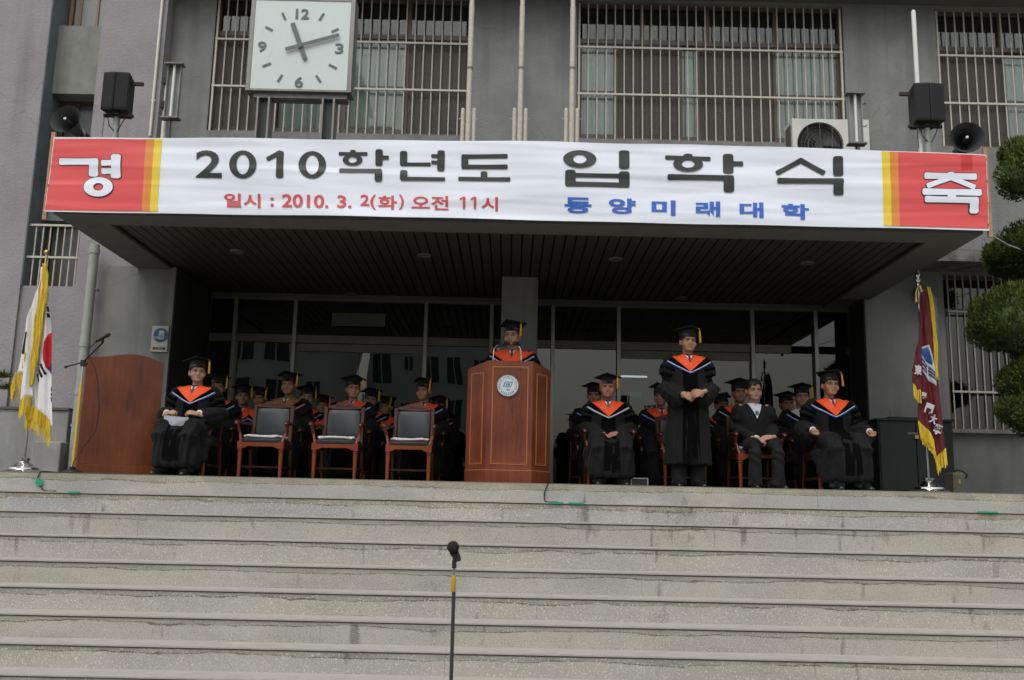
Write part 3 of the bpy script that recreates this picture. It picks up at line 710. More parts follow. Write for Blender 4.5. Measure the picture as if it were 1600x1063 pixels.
mb = MB(); mb.lathe([(.02,-.032),(.022,-.03),(.022,.0)], C0, 12, axis='y'); cbuild(mb, 'spindle', M['clockm'], cl, co)
for tx, px, py, fw, fh in (('12', 472.5, 22, 21, 17), ('3', 530, 76, 13, 17), ('6', 467, 128.5, 13, 17.5), ('9', 409.5, 73, 13, 17)):
    o = text('numeral', tx, cpt(px, py)-co, .12, M['clockm'], cl, bold=.0028, fitw=fw*.0072, fith=fh*.0073)
for s in (409, 511):
    X = P(s, 180, cy).x; mb = MB()
    mb.box((X-.072, cy+.02, CZ1), (X-.052, cy+.2, fz0-.06), 0); mb.box((X+.052, cy+.02, CZ1), (X+.072, cy+.2, fz0-.06), 0); mb.box((X-.052, cy+.10, CZ1), (X+.052, cy+.12, fz0-.06), 1)
    cbuild(mb, 'post', [M['clockc'], M['clockp']], cl, co)

# strip lamps on poles
def strip_lamp(px, pyt, pyb, y, dxp, label, pole_px, lean):
    T, B = P(px, pyt, y), P(px-lean, pyb, y)
    root = empty('strip_lamp', (B.x, y, CZ1), label, 'lamp', 'outdoor strip lamps'); o = Vector(root.location)
    mb = MB(); mb.box((B.x-.07, y+.02, B.z), (B.x+.07, y+.03, T.z)); mb.box((B.x-.075, y-.03, B.z), (B.x-.068, y+.03, T.z)); mb.box((B.x+.068, y-.03, B.z), (B.x+.075, y+.03, T.z)); cbuild(mb, 'reflector', M['plinth'], root, o)
    mb = MB(); mb.tube([(B.x, y-.02, B.z+.01), (B.x, y-.02, T.z-.01)], .016, 10); cbuild(mb, 'tube', M['tube'], root, o, auto=True)
    for z in (B.z, T.z):
        mb = MB(); mb.box((B.x-.10, y-.07, z-.012), (B.x+.10, y+.04, z+.006)); cbuild(mb, 'end_cap', M['alud'], root, o)
    X = P(pole_px, pyb, y).x
    mb = MB(); mb.tube([(X, y+.1, CZ1), (X, y+.1, T.z-.15)], .03, 10); cbuild(mb, 'pole', M['white'], root, o, auto=True)
    for f in (.3, .75):
        z = B.z+(T.z-B.z)*f; mb = MB(); mb.box((X-.045, y+.045, z-.035), (X+.045, y+.15, z+.035)); mb.tube([(X, y+.06, z), (B.x, y+.04, z+.02)], .01, 6); mb.tube([(X+.0, y+.03, z+.03), (X+.09, y+.03, z+.06)], .006, 5); cbuild(mb, 'clamp', M['rust'], root, o)
    mb = MB(); mb.tube([(B.x, y, B.z), (B.x+.005, y, B.z-.2), (B.x-.01, y, CZ1)], .007, 5); cbuild(mb, 'cable', M['cable'], root, o)
strip_lamp(272, 102, 186, .5, 0, 'upright strip lamp clamped to a short pole, left of the clock', 252, 5)
strip_lamp(1333, 148, 226, .5, 0, 'upright strip lamp standing in front of the air conditioner', 1345, -5)

# loudspeaker pairs on poles
def box_speaker(px0, py0, px1, py1, y, label, side):
    A, B = P(px0, py1, y), P(px1, py0, y); cx = (A.x+B.x)/2; z0, z1 = A.z, B.z; w = (B.x-A.x)/2
    root = empty('loudspeaker', (cx, y, CZ1), label, 'loudspeaker', 'black loudspeakers on the canopy')
    h0, h1 = z0-CZ1, z1-CZ1
    for s in (-1, 1):
        mb = MB(); mb.T = Matrix.Rotation(s*R(9), 4, 'Z')
        mb.box((s*w*.5-w*.49, -.02, h0), (s*w*.5+w*.49, .26, h1)); mb.build('cabinet', M['black'], root, bevel=.008)
        mb = MB(); mb.T = Matrix.Rotation(s*R(9), 4, 'Z'); mb.box((s*w*.5-w*.44, -.026, h0+.02), (s*w*.5+w*.44, -.0205, h1-.02)); mb.build('grille_cloth', M['blackm'], root)
    mb = MB(); mb.tube([(0,.12,0), (0,.12,h0)], .035, 12); mb.build('pole', M['pipew'], root, auto=True)
    mb = MB(); mb.box((-w*.95-(0.05 if side<0 else 0), .08, h0-.045), (w*.95+(0.05 if side>0 else 0), .12, h0-.015)); mb.build('bracket', M['rust'], root); mb = MB(); mb.box((side*w*.6, .14, h1-.09), (side*(w+.1), .17, h1-.05)); mb.build('bracket', M['rust'], root)
    mb = MB(); mb.tube([(-.1,.1,h0-.03), (-.06,.08,h0-.16), (0,.09,h0-.22)], .006, 5); mb.tube([(.12,.1,h0-.03), (.08,.08,h0-.12), (.03,.09,h0-.22)], .006, 5); mb.tube([(-w*.8,.06,h0-.03), (-w*.78,.05,h0-.30)], .004, 5); mb.build('cable', M['cable'], root)
    return root
box_speaker(156, 113, 203, 171, .45, 'pair of black box speakers on a pole above the left red panel of the banner', 1)
rs = box_speaker(1431, 130, 1475, 188, .45, 'pair of black box speakers on a pole above the right red panel of the banner', -1)
a, b = P(1427, 17, .6), P(1437, 130, .6); a.x = b.x = (a.x+b.x)/2-.005
root = empty('white_pole', (b.x, .62, CZ1), 'slim white pole rising behind the right-hand box speakers', 'pole')
mb = MB(); mb.tube([(0,0,0), (0,0,a.z-CZ1)], .026, 10); mb.tube([(0,0,a.z-CZ1), (0,0,a.z-CZ1+.02)], [.026,.01], 10); mb.build('shaft', M['tube'], root, auto=True)
mb = MB(); mb.box((-.07,-.07,0), (.07,.07,.015)); mb.build('base_plate', M['alud'], root)

# horn speakers
def horn(px, py, y, rad, yaw, pitch, label):
    c = P(px, py, y); root = empty('horn_speaker', (c.x, y, CZ1), label, 'horn speaker', 'horn speakers on the canopy')
    T = Matrix.Translation((0, 0, c.z-CZ1)) @ Matrix.Rotation(yaw, 4, 'Z') @ Matrix.Rotation(pitch, 4, 'X')
    mb = MB(); mb.T = T
    prof = [(rad*.2,.30),(rad*.3,.26),(rad*.42,.19),(rad*.62,.10),(rad*.86,.025),(rad,0),(rad*1.03,-.006),(rad*1.03,.002),(rad*.97,.008),(rad*.83,.032),(rad*.58,.105),(rad*.38,.19),(rad*.24,.25),(rad*.1,.27)]
    mb.lathe(prof[5:0:-1][::-1]+prof[5:], (0,0,0), 32, axis='y'); mb.build('bell', M['horn'], root, auto=True)
    mb = MB(); mb.T = T; mb.lathe([(rad*.06,-.0),(rad*.12,.02),(rad*.17,.08),(rad*.14,.13),(rad*.06,.26)], (0,0,0), 16, axis='y'); mb.build('reflex_cone', M['horn'], root, auto=True)
    mb = MB(); mb.T = T; mb.lathe([(rad*.10,-.004),(rad*.085,-.012),(.005,-.016)], (0,0,0), 12, axis='y'); mb.build('cone_tip', M['white'], root)
    mb = MB(); mb.T = T; mb.lathe([(rad*.2,.28),(rad*.42,.29),(rad*.44,.40),(rad*.38,.42),(.02,.425)], (0,0,0), 18, axis='y'); mb.build('driver', M['black'], root, auto=True)
    e = T @ Vector((0, .27, -.03)); mb = MB(); mb.tube([e, (e.x, e.y, .0)], .012, 6); mb.box((e.x-.05, e.y-.05, 0), (e.x+.05, e.y+.05, .012)); mb.tube([e, (e.x-.08, e.y-.05, 0)], .012, 6); mb.build('bracket', M['rust'], root)
horn(102, 186, .15, .165, R(-8), R(-12), 'grey horn speaker tilted up to the left, above the left end of the banner')
horn(1511, 215, -.12, .165, R(-14), R(-3), 'grey horn speaker facing forward, above the right end of the banner')

# air conditioner
a, b = P(1235, 232, 1.55), P(1357, 186, 1.55); z1 = P(1300, 186, 1.55).z; X0, X1 = P(1238,205,1.55).x, P(1358,205,1.55).x
ac = empty('air_conditioner', (X0, 1.55, CZ1), 'off-white outdoor air conditioner unit with a round fan grille, behind the banner', 'air conditioner')
W = X1-X0; H = z1-CZ1; H0 = H-.66
mb = MB(); fc = (W*.36, H-.33); fr = .285
# front face with round opening: ring of quads
seg = 32; ring = [(fc[0]+fr*math.cos(2*math.pi*i/seg), fc[1]+fr*math.sin(2*math.pi*i/seg)) for i in range(seg)]
def sq(i):
    a_ = 2*math.pi*i/seg; c_, s_ = math.cos(a_), math.sin(a_); k = .325/max(abs(c_), abs(s_)); return (fc[0]+k*c_, fc[1]+k*s_)
for i in range(seg):
    j = (i+1) % seg; A, B, C_, D_ = ring[i], ring[j], sq(j), sq(i)
    mb.add([(A[0],0,A[1]),(B[0],0,B[1]),(C_[0],0,C_[1]),(D_[0],0,D_[1])], [(0,3,2,1)] if 0 else [(0,1,2,3)])
    mb.add([(A[0],0,A[1]),(B[0],0,B[1]),(B[0],.05,B[1]),(A[0],.05,A[1])], [(0,3,2,1)])
mb.box((.0,0.0,H-.66),(fc[0]-.325,.03,H)); mb.box((fc[0]+.325,0,H-.66),(W,.03,H)); mb.box((0,.03,H-.66),(.012,.32,H)); mb.box((W-.012,.03,H-.66),(W,.32,H)); mb.box((.012,.03,H-.012),(W-.012,.32,H+.0)); mb.box((.012,.30,H-.66),(W-.012,.32,H-.012))
mb.build('casing', M['acw'], ac)
mb = MB(); mb.box((fc[0]-.30,.14,fc[1]-.3),(fc[0]+.30,.15,fc[1]+.3)); mb.build('coil', M['acd'], ac)
mb = MB()
for i in range(3):
    for k in range(4):
        a0_ = i*2.094+k*.28; a1_ = a0_+.28; y0_ = .06+k*.014
        mb.add([(fc[0]+.05*math.cos(a0_), y0_, fc[1]+.05*math.sin(a0_)), (fc[0]+.25*math.cos(a0_), y0_, fc[1]+.25*math.sin(a0_)), (fc[0]+.25*math.cos(a1_), y0_+.014, fc[1]+.25*math.sin(a1_)), (fc[0]+.05*math.cos(a1_), y0_+.014, fc[1]+.05*math.sin(a1_))], [(0,1,2,3)])
mb.lathe([(.05,.05),(.06,.06),(.06,.12)], (fc[0],0,fc[1]), 14, axis='y'); mb.build('fan', M['horn'], ac)
mb = MB()
for q in (.1,.145,.19,.235,.28):
    mb.tube([(fc[0]+q*math.cos(2*math.pi*i/24), .006, fc[1]+q*math.sin(2*math.pi*i/24)) for i in range(25)], .0028, 4)
for q in (-.15,0,.15): mb.box((fc[0]+q-.003,.002,fc[1]-.28),(fc[0]+q+.003,.006,fc[1]+.28))
mb.build('fan_guard', M['acd'], ac)
mb = MB(); mb.box((-.006,.06,H-.6),(-.001,.28,H-.06)); mb.build('side_louvre', M['acd'], ac)
mb = MB(); mb.box((.06,0,0),(.12,.3,H-.66)); mb.box((W-.12,0,0),(W-.06,.3,H-.66)); mb.build('feet', M['concd'], ac)

# ================================================================== BANNER
BY = -.35
ban = empty('banner', P(800, 343, BY), 'wide red and white entrance ceremony banner with black lettering hung along the canopy edge', 'banner'); bo = Vector(ban.location)
def bdisp(x, z):   # gentle real waviness of the cloth
    return .010*math.sin(x*1.9+.6)*math.sin(z*3.4)+.007*math.sin(x*4.3+z*5.0)+.004*math.sin(z*17+x*1.1)
def cut_grid(bm, gx=.16, gz_=.10):
    xs = [v.co.x for v in bm.verts]; zs_ = [v.co.z for v in bm.verts]
    for g, lo, hi, no in ((gx, min(xs), max(xs), (1,0,0)), (gz_, min(zs_), max(zs_), (0,0,1))):
        k = math.ceil(lo/g)
        while k*g < hi:
            co_ = (k*g,0,0) if no[0] else (0,0,k*g)
            bmesh.ops.bisect_plane(bm, geom=bm.verts[:]+bm.edges[:]+bm.faces[:], plane_co=co_, plane_no=no, dist=1e-5); k += 1
def banner_piece(polys, off, m_, name, label=None, smooth=True):
    """polys: list of outlines in world (x,z)."""
    me = bpy.data.meshes.new(name); bm = bmesh.new()
    for pl in polys:
        if isinstance(pl, tuple) and pl[0] == 'ring':
            _, o_, i_ = pl; vo = [bm.verts.new((x, 0, z)) for x, z in o_]; vi = [bm.verts.new((x, 0, z)) for x, z in i_]; k = len(vo)
            for q in range(k): bm.faces.new((vo[q], vo[(q+1) % k], vi[(q+1) % k], vi[q]))
        else:
            vs = [bm.verts.new((x, 0, z)) for x, z in pl]; bm.faces.new(vs)
    fs = [f for f in bm.faces if len(f.verts) > 4]
    if fs: bmesh.ops.triangulate(bm, faces=fs)
    cut_grid(bm)
    bmesh.ops.recalc_face_normals(bm, faces=bm.faces[:])
    for f in bm.faces:
        if f.normal.y > 0: f.normal_flip()
    for v in bm.verts: v.co = Vector((v.co.x, BY+bdisp(v.co.x, v.co.z)-off, v.co.z))-bo
    bm.to_mesh(me); bm.free(); me.materials.append(m_); me.polygons.foreach_set('use_smooth', [smooth]*len(me.polygons))
    o = link(name, me, ban)
    if label: o['label'] = label
    return o
def B(px, py): p = P(px, py, BY); return (p.x, p.z)
tl = [(83,213.5),(165,215),(249,215.5),(330,216),(420,217),(470,217.5),(570,219.2),(620,218.6),(700,219.6),(800,220.5),(895,221.7),(940,224),(1000,225.5),(1060,225),(1200,229.0),(1320,234),(1378,236),(1460,239),(1541,242)]
def topy(x): return float(np.interp(x, [t[0] for t in tl], [t[1] for t in tl]))
def boty(x): return float(np.interp(x, [70, 249, 500, 800, 1100, 1380, 1545], [331, 333.6, 337, 343, 350.5, 356, 360.5]))
def seg_poly(x0, x1, x0b, x1b):
    xs = np.linspace(x0, x1, 14); xb = np.linspace(x1b, x0b, 14)
    return [B(x, topy(x)) for x in xs]+[B(x, boty(x)) for x in xb]
banner_piece([seg_poly(83,1541,70,1546)], 0, M['bwhite'], 'cloth')
banner_piece([[B(84,216.5),B(228,217.5),B(222,330.5),B(71,329)]], .0035, M['bred'], 'red_panel')
banner_piece([[B(228,217),B(241,217.2),B(234.5,331),B(222,330.5)]], .0035, M['borange'], 'orange_stripe')
banner_piece([[B(241,217.2),B(253,217.3),B(246.5,331.2),B(234.5,331)]], .0035, M['byellow'], 'yellow_stripe')
banner_piece([[B(1377,237),B(1389.5,237.5),B(1393,353.5),B(1380.5,353)]], .0035, M['byellow'], 'yellow_stripe')
banner_piece([[B(1389.5,237.5),B(1402.5,238),B(1405.5,354),B(1393,353.5)]], .0035, M['borange'], 'orange_stripe')
banner_piece([[B(1402.5,238),B(1540,243.5),B(1545,357.5),B(1405.5,354)]], .0035, M['bred'], 'red_panel')
banner_piece([[B(1500,242.5),B(1518,243),B(1518.5,266),B(1501,267)]], .0048, banner_mat('banner_deep_red', (.60,.035,.035)), 'deep_red_patch')  # small patch of deeper red near the panel's top edge
def stroke(x0, y0, x1, y1, w, ox, oy=200, sc=4.0, flare=.10, grow=0):
    """rounded, slightly waisted brush bar in zoomed pixels -> outline in px"""
    a = np.array((x0, y0), float); b = np.array((x1, y1), float); d = b-a; L = np.linalg.norm(d); d /= L; nrm = np.array((-d[1], d[0])); h = w/2+grow; L += 2*grow; a = a-d*grow
    r = min(h*.5, 14)+grow*.5; pts = []
    fl = flare if w > 30 else flare*.6
    def hw(t): return h*(1-fl*(1-(2*t-1)**2)) 
    ts = np.linspace(0, 1, 7)
    for t in ts: pts.append(a+d*(r+(L-2*r)*t)+nrm*hw(t))
    pts += [a+d*(L-r*.3)+nrm*(h-r*.35), a+d*L+nrm*(h-r)*.8, a+d*L-nrm*(h-r)*.8, a+d*(L-r*.3)-nrm*(h-r*.35)]
    for t in ts[::-1]: pts.append(a+d*(r+(L-2*r)*t)-nrm*hw(t))
    pts += [a+d*r*.3-nrm*(h-r*.35), a-nrm*(h-r)*.8, a+nrm*(h-r)*.8, a+d*r*.3+nrm*(h-r*.35)]
    return [B(ox+p[0]/sc, oy+p[1]/sc) for p in pts]
def ringp(cx, cy_, rx, ry, ix, iy, ox, oy=200, sc=4.0, grow=0, n=28):
    o_ = [B(ox+(cx+(rx+grow)*math.cos(2*math.pi*i/n))/sc, oy+(cy_+(ry+grow)*math.sin(2*math.pi*i/n))/sc) for i in range(n)]
    i_ = [B(ox+(cx+(ix-grow)*math.cos(2*math.pi*i/n))/sc, oy+(cy_+(iy-grow)*math.sin(2*math.pi*i/n))/sc) for i in range(n)]
    return ('ring', o_, i_)
def glyph(name, strokes, rings_, ox, m_, off, grow=0):
    """one written character = one object; its strokes lie a hair apart so that none coincide"""
    tmp = []
    for k, g in enumerate([stroke(*q, ox, grow=grow) for q in strokes]+[ringp(*q, ox, grow=grow) for q in rings_]):
        o = banner_piece([g], off+.0007*k, M[m_], name); tmp.append(o)
    bm = bmesh.new()
    for o in tmp: bm.from_mesh(o.data)
    for o in tmp[1:]: bpy.data.objects.remove(o)
    bm.to_mesh(tmp[0].data); bm.free(); tmp[0].data.polygons.foreach_set('use_smooth', [True]*len(tmp[0].data.polygons))
    return tmp[0]
BIG = [
 (400, [(606,138,606,156,38),(516,161,697,163,22),(770,135,768,238,46),(786,186,831,187,26),(519,265,786,268,26),(766,262,765,336,48)], [(603,199,62,36,27,19)]),
 (400, [(923,145,922,238,46),(904,228,1092,228,24),(1095,176,1152,176,24),(1095,215,1152,217,24),(1157,140,1155,271,46),(925,264,921,328,46),(903,319,1182,322,24)], []),
 (400, [(1284,179,1573,180,28),(1305,166,1305,252,44),(1284,242,1573,245,28),(1425,270,1425,320,42),(1264,318,1590,322,26)], []),
 (800, [(701,141,701,259,66),(364,266,364,368,66),(701,273,701,372,68),(364,299,701,302,28),(335,353,733,358,32)], [(423,198,104,56,42,29)]),
 (800, [(1100,161,1100,184,58),(957,186,1242,194,28),(1352,160,1352,286,66),(1376,222,1447,222,34),(971,308,1386,315,36),(1355,308,1355,404,66)], [(1100,227,94,48,41,25)]),
 (1200, [(52,285,215,200,34),(195,200,352,288,34),(434,180,436,306,64),(58,329,470,337,36),(438,330,438,423,64)], []),
]
for ox, st, rg in BIG: glyph('black_character', st, rg, ox, 'bblack', .0055)
WH = [(1200, [(975,300,1303,308,40),(1139,277,1140,304,44),(1140,312,990,366,34),(1140,312,1292,376,34),(961,400,1331,408,42),(1145,406,1145,450,52),(976,447,1312,455,40),(1286,446,1286,536,58)], []),
      (0, [(368,210,617,212,42),(586,205,584,305,62),(634,221,725,221,38),(634,272,725,272,38),(728,167,725,317,64)], [(616,370,92,62,32,24)])]
for ox, st, rg in WH:
    glyph('character_outline', st, rg, ox, 'bblack', .0045, grow=5)
    glyph('white_character', st, rg, ox, 'bwhite', .0100)
def btext(txt, px, py, wpx, hpx, m_, bold, name):
    me = text_mesh(txt, 1, bold, 1, 0); a_ = co_of(me); c = (a_.max(0)+a_.min(0))/2; e = a_.max(0)-a_.min(0); a_ -= c
    # map to photo px, then to the banner plane
    for i in range(len(a_)):
        x = px+a_[i,0]/e[0]*wpx; y_ = py-a_[i,2]/e[2]*hpx+(x-px)*.0215; q = B(x, y_); a_[i] = (q[0], 0, q[1])
    set_co(me, a_); bm = bmesh.new(); bm.from_mesh(me); cut_grid(bm)
    for f in bm.faces:
        if f.normal.y > 0: f.normal_flip()
    for v in bm.verts: v.co = Vector((v.co.x, BY+bdisp(v.co.x, v.co.z)-.0058, v.co.z))-bo
    bm.to_mesh(me); bm.free(); me.materials.clear(); me.materials.append(M[m_]); me.polygons.foreach_set('use_smooth', [True]*len(me.polygons)); return link(name, me, ban)
for ch, x0_, x1_, y0_, y1_ in (('2',306,347,235.5,278.5),):
    btext(ch, (x0_+x1_)/2, (y0_+y1_)/2, x1_-x0_, y1_-y0_, 'bblack', .020, 'black_digit')
for cx_ in (380.2, 488): glyph('black_digit', [], [((cx_-400)*4, 232, 86, 87, 40, 62)], 400, 'bblack', .0058)
glyph('black_digit', [(70,202,160,152,30),(152,146,150,317,48)], [], 400, 'bblack', .0058)
for tx, x0_, x1_, y0_, y1_ in (('일시',350,407,302.5,324.5),(':',422.5,428,309,323),('2010.',441,513.5,304.5,325),('3.',527,549.5,305.5,325.5),('2(',563,587.5,304,327.5),('화',590.5,620,305.5,327.5),(')',623,631,304,328),('오전',643,701,306.5,328.5),('시',752,778,308,330)):
    btext(tx, (x0_+x1_)/2, (y0_+y1_)/2, x1_-x0_, y1_-y0_, 'btred', .022, 'red_character')
for x_ in (0, 17): glyph('red_character', [(1274+x_*4,449,1300+x_*4,434,11),(1302+x_*4,432,1300+x_*4,509,15)], [], 400, 'btred', .0058)
for tx, x0_, x1_, y0_, y1_ in (('동',882,924,309.5,333.5),('양',951,993,310.5,334.5),('미',1018,1055.5,313,337),('래',1087,1125,315,339),('대',1155,1192.5,316.5,341),('학',1221,1264,318.5,343)):
    btext(tx, (x0_+x1_)/2, (y0_+y1_)/2, x1_-x0_, y1_-y0_, 'bblue', .034, 'blue_character')
# timber battens and ropes at the ends
for px, t0, t1 in ((77, 207, 343), (1543, 232, 371)):
    a, b = P(px+5 if px < 800 else px-3, t0, BY+.03), P(px-5 if px < 800 else px+3, t1, BY+.03); mb = MB(); X = (a.x+b.x)/2
    mb.box((X-.02, BY+.018, b.z), (X+.02, BY+.05, a.z)); mb.v = [v-bo for v in mb.v]; mb.build('timber_batten', M['timber'], ban)
for px, t0, t1 in ((80, 222, 322), (1541, 249, 351)):     # eyelets
    for k in range(4):
        f = k/3; c = P(px+(-9 if px < 800 else 3.5)*f, t0+(t1-t0)*f, BY-.006)
        mb = MB(); mb.lathe([(.005,0),(.006,-.004),(.011,-.004),(.012,0)], c-bo, 12, axis='y'); mb.build('eyelet', M['brass'], ban)
a = P(1547, 366, BY+.02); b = P(1600, 392, 1.0); mb = MB(); mb.tube([a, (a+b)/2+Vector((0,0,-.02)), b, P(1640, 405, 2.25)], .005, 5); mb.v = [v-bo for v in mb.v]; mb.build('tie_rope', M['pwhite'], ban)

# plaque
a, b = P(235, 550, 1.94), P(264.5, 510, 1.94); zc = (a.z+b.z)/2; xc = (a.x+b.x)/2; w_, h_ = (b.x-a.x)/2, (b.z-a.z)/2
pl = empty('wall_plaque', (xc, 1.95, zc), 'small ivory plaque with round blue emblem on the grey wall above the left lectern', 'sign')
mb = MB(); mb.box((-w_,-.02,-h_), (w_,0,h_)); mb.build('plate', M['plaque'], pl, bevel=.003)
mb = MB(); mb.lathe([(.0005,-.026),(.088,-.026),(.09,-.0205)], (0.01,0,h_-.115), 28, axis='y'); mb.build('emblem_disc', M['pblu'], pl)
mb = MB(); z = h_-.115
mb.poly([(-.01,z-.05),(.055,z-.05),(.055,z+.045),(.02,z+.06),(-.01,z+.045)], -.031, -.027)
for k in range(3): mb.poly([(-.075,z-.02-.014*k),(-.01,z-.012-.014*k),(-.01,z-.018-.014*k),(-.075,z-.026-.014*k)], -.031, -.027)
mb.build('emblem_building', M['plaque'], pl)
mb = MB(); mb.rings([[ (.024+r_*math.cos(i*.5236), y_, z-.012+r_*math.sin(i*.5236)) for i in range(12)] for r_, y_ in ((.024,-.0325),(.017,-.0325))], caps=False); mb.poly([(.008,z-.026),(.012,z-.03),(.041,z+.003),(.037,z+.007)], -.034, -.0318); mb.build('no_smoking_ring', M['pblu'], pl)
text('lettering', '금연시설', (0.0, -.0225, -h_+.045), .05, M['fblack'], pl, bold=.0015, fitw=.155, fith=.034)

# ================================================================== CHAIRS
def chair_proto():
    """carved wooden armchair, faces -Y, seat centre at the origin"""
    root = empty('armchair', (0,0,0))
    W2 = .215; FY, BYc = -.22, .20
    prof = [(.016,0),(.018,.05),(.021,.20),(.024,.27),(.018,.275),(.027,.285),(.027,.295),(.02,.30),(.02,.31)]
    for s in (-1, 1):
        mb = MB(); mb.lathe([(r_, z) for r_, z in prof], (s*W2, FY, 0), 12); mb.box((s*W2-.026, FY-.026, .305), (s*W2+.026, FY+.026, .385)); mb.build('leg', M['chairr'], root, auto=True)
        mb = MB(); mb.tube([(s*W2, BYc+.06, 0), (s*W2, BYc+.01, .30), (s*W2, BYc, .40)], [.018,.022,.022], 8, flat=1); mb.build('leg', M['chairw'], root, auto=True)
        mb = MB(); mb.tube([(s*(W2+.0), FY+.02, .385), (s*(W2+.03), FY+.05, .48), (s*(W2+.045), FY+.0, .565)], [.017,.015,.017], 8); mb.build('arm_post', M['chairr'], root, auto=True)
        mb = MB(); mb.tube([(s*(W2+.045), FY-.035, .575), (s*(W2+.048), FY-.02, .585), (s*(W2+.045), 0, .59), (s*(W2+.01), BYc+.03, .60)], [.026,.030,.022,.018], 10, round_caps=True, flat=.8); mb.build('armrest', M['chairw'], root, auto=True)
    mb = MB()
    mb.poly([(-W2-.005,.375),(-W2-.005,.315),(-W2+.05,.315),(-W2+.075,.332),(W2-.075,.332),(W2-.05,.315),(W2+.005,.315),(W2+.005,.375)], FY-.024, FY+.012); mb.build('front_apron', M['chairr'], root, bevel=.003)
    for s in (-1, 1):
        mb = MB(); mb.box((s*(W2+.005)-.013, FY+.027, .325), (s*(W2+.005)+.013, BYc-.02, .385)); mb.build('side_rail', M['chairw'], root)
        mb = MB(); mb.box((s*W2-.009, FY+.02, .115), (s*W2+.009, BYc+.04, .14)); mb.build('stretcher', M['chairw'], root)
    mb = MB(); mb.box((-W2+.01, -.02, .118), (W2-.01, .0, .138)); mb.build('stretcher', M['chairw'], root)
    # seat pad with rolled front
    mb = MB(); mb.loft([(0,-.01,.376,W2-.002,.21),(0,-.01,.385,W2+.006,.222),(0,-.01,.405,W2+.006,.225),(0,-.01,.425,W2-.002,.21),(0,-.01,.435,W2-.05,.17)], 28, pw=7); mb.build('seat_pad', M['leather'], root, auto=True)
    # back, tilted
    tilt = R(-9); T = Matrix.Translation((0, BYc, .40)) @ Matrix.Rotation(tilt, 4, 'X')
    for s in (-1, 1):
        mb = MB(); mb.T = T; mb.box((s*(W2-.012)-.02, -.02, -.02), (s*(W2-.012)+.02, .02, .42)); mb.build('back_post', M['chairw'], root, bevel=.004)
    mb = MB(); mb.T = T
    top = [(-W2+.032,.40),(-W2+.032,.43),(-W2+.07,.438),(-.11,.442),(-.085,.462),(-.03,.474),(.03,.474),(.085,.462),(.11,.442),(W2-.07,.438),(W2-.032,.43),(W2-.032,.40),(.1,.392),(0,.388),(-.1,.392)]
    mb.poly(top, -.018, .018); mb.build('top_rail', M['chairw'], root, bevel=.004)
    mb = MB(); mb.T = T     # carving
    for s in (-1, 1):
        for i in range(5):
            c = (s*(.018+i*.023), -.02, .438-.003*i*i*.35); rr = .013-.0012*i
            mb.tube([(c[0]+rr*math.cos(a*.7+i), c[1]-.003, c[2]+rr*math.sin(a*.7+i)) for a in range(8)], .0035, 5)
    mb.ell((0,-.022,.436), (.014,.007,.016), 10, 6); mb.build('carving', M['chairr'], root, auto=True)
    mb = MB(); mb.T = T; mb.box((-W2+.03, -.012, .03), (W2-.03, .012, .06)); mb.build('lower_rail', M['chairw'], root)
    mb = MB(); mb.T = T; pts = []
    for r_, y_ in ((1,-.0),(1,-.012),(.96,-.026),(.80,-.034)):
        ring = []
        for j in range(32):
            a = 2*math.pi*j/32; ca, sa = math.cos(a), math.sin(a); ring.append((r_*(W2-.034)*math.copysign(abs(ca)**.25, ca), y_, .228+r_*.160*math.copysign(abs(sa)**.25, sa)))
        pts.append(ring)
    mb.rings(pts); mb.build('back_pad', M['leather'], root, auto=True)
    mb = MB(); mb.T = T; mb.box((-W2+.034,.002,.07),(W2-.034,.012,.386)); mb.build('back_panel', M['chairw'], root)
    return root
CH = chair_proto(); ch_used = [False]
def chair(x, y, rz, label, group='carved wooden armchairs on the porch', cushion=None):
    o = CH if not ch_used[0] else copy_tree(CH); ch_used[0] = True
    o.location = (x, y, 0); o.rotation_euler = (0, 0, rz); tag(o, label, 'chair', group)
    if cushion:
        mb = MB(); n = 12; th = .016
        rs = []
        for k, (f, z) in enumerate(((.93,.0),(1.0,.008),(1.0,.018),(.93,.026),(.6,.028))):
            rs.append([(f*.205*math.copysign(abs(math.cos(2*math.pi*j/36))**.3, math.cos(2*math.pi*j/36)), -.015+f*.205*math.copysign(abs(math.sin(2*math.pi*j/36))**.3, math.sin(2*math.pi*j/36)), z+cushion[1]*math.sin(j*1.1+x*5)*.006) for j in range(36)])
        mb.rings(rs); c = mb.build('seat_cushion', M['towel'], None, auto=True)
        c.location = (x, y, .43); c.rotation_euler = (0, 0, rz); tag(c, cushion[0], 'cushion', 'white towelling seat cushions')
    return o

# ================================================================== PEOPLE
HEADSEC = [(0,.030,-.076,-.020),(.012,.044,-.084,.005),(.028,.053,-.0865,.03),(.045,.0585,-.087,.052),(.060,.063,-.086,.066),(.078,.067,-.084,.08),(.098,.070,-.080,.09),(.115,.072,-.081,.094),(.130,.0735,-.085,.097),(.148,.0745,-.086,.099),(.168,.0735,-.082,.098),(.188,.068,-.071,.090),(.205,.056,-.052,.072),(.217,.038,-.028,.048),(.224,.016,-.004,.022)]
def head_rings(infl=0.0, top=0.0, seg=28, zmin=None, wide=1.0):
    rs = []
    for z, w, f, b in HEADSEC:
        if zmin is not None and z < zmin: continue
        cyy = (f+b)/2; ry = (b-f)/2+infl; rx = w*wide+infl; zz = z+(top*(z/.224)**2 if z > .1 else 0)
        ring = []
        for j in range(seg):
            a = 2*math.pi*j/seg; ca, sa = math.cos(a), math.sin(a); e = 2/2.25
            ring.append((rx*math.copysign(abs(ca)**e, ca), cyy+ry*math.copysign(abs(sa)**e, sa), zz))
        rs.append(ring)
    return rs
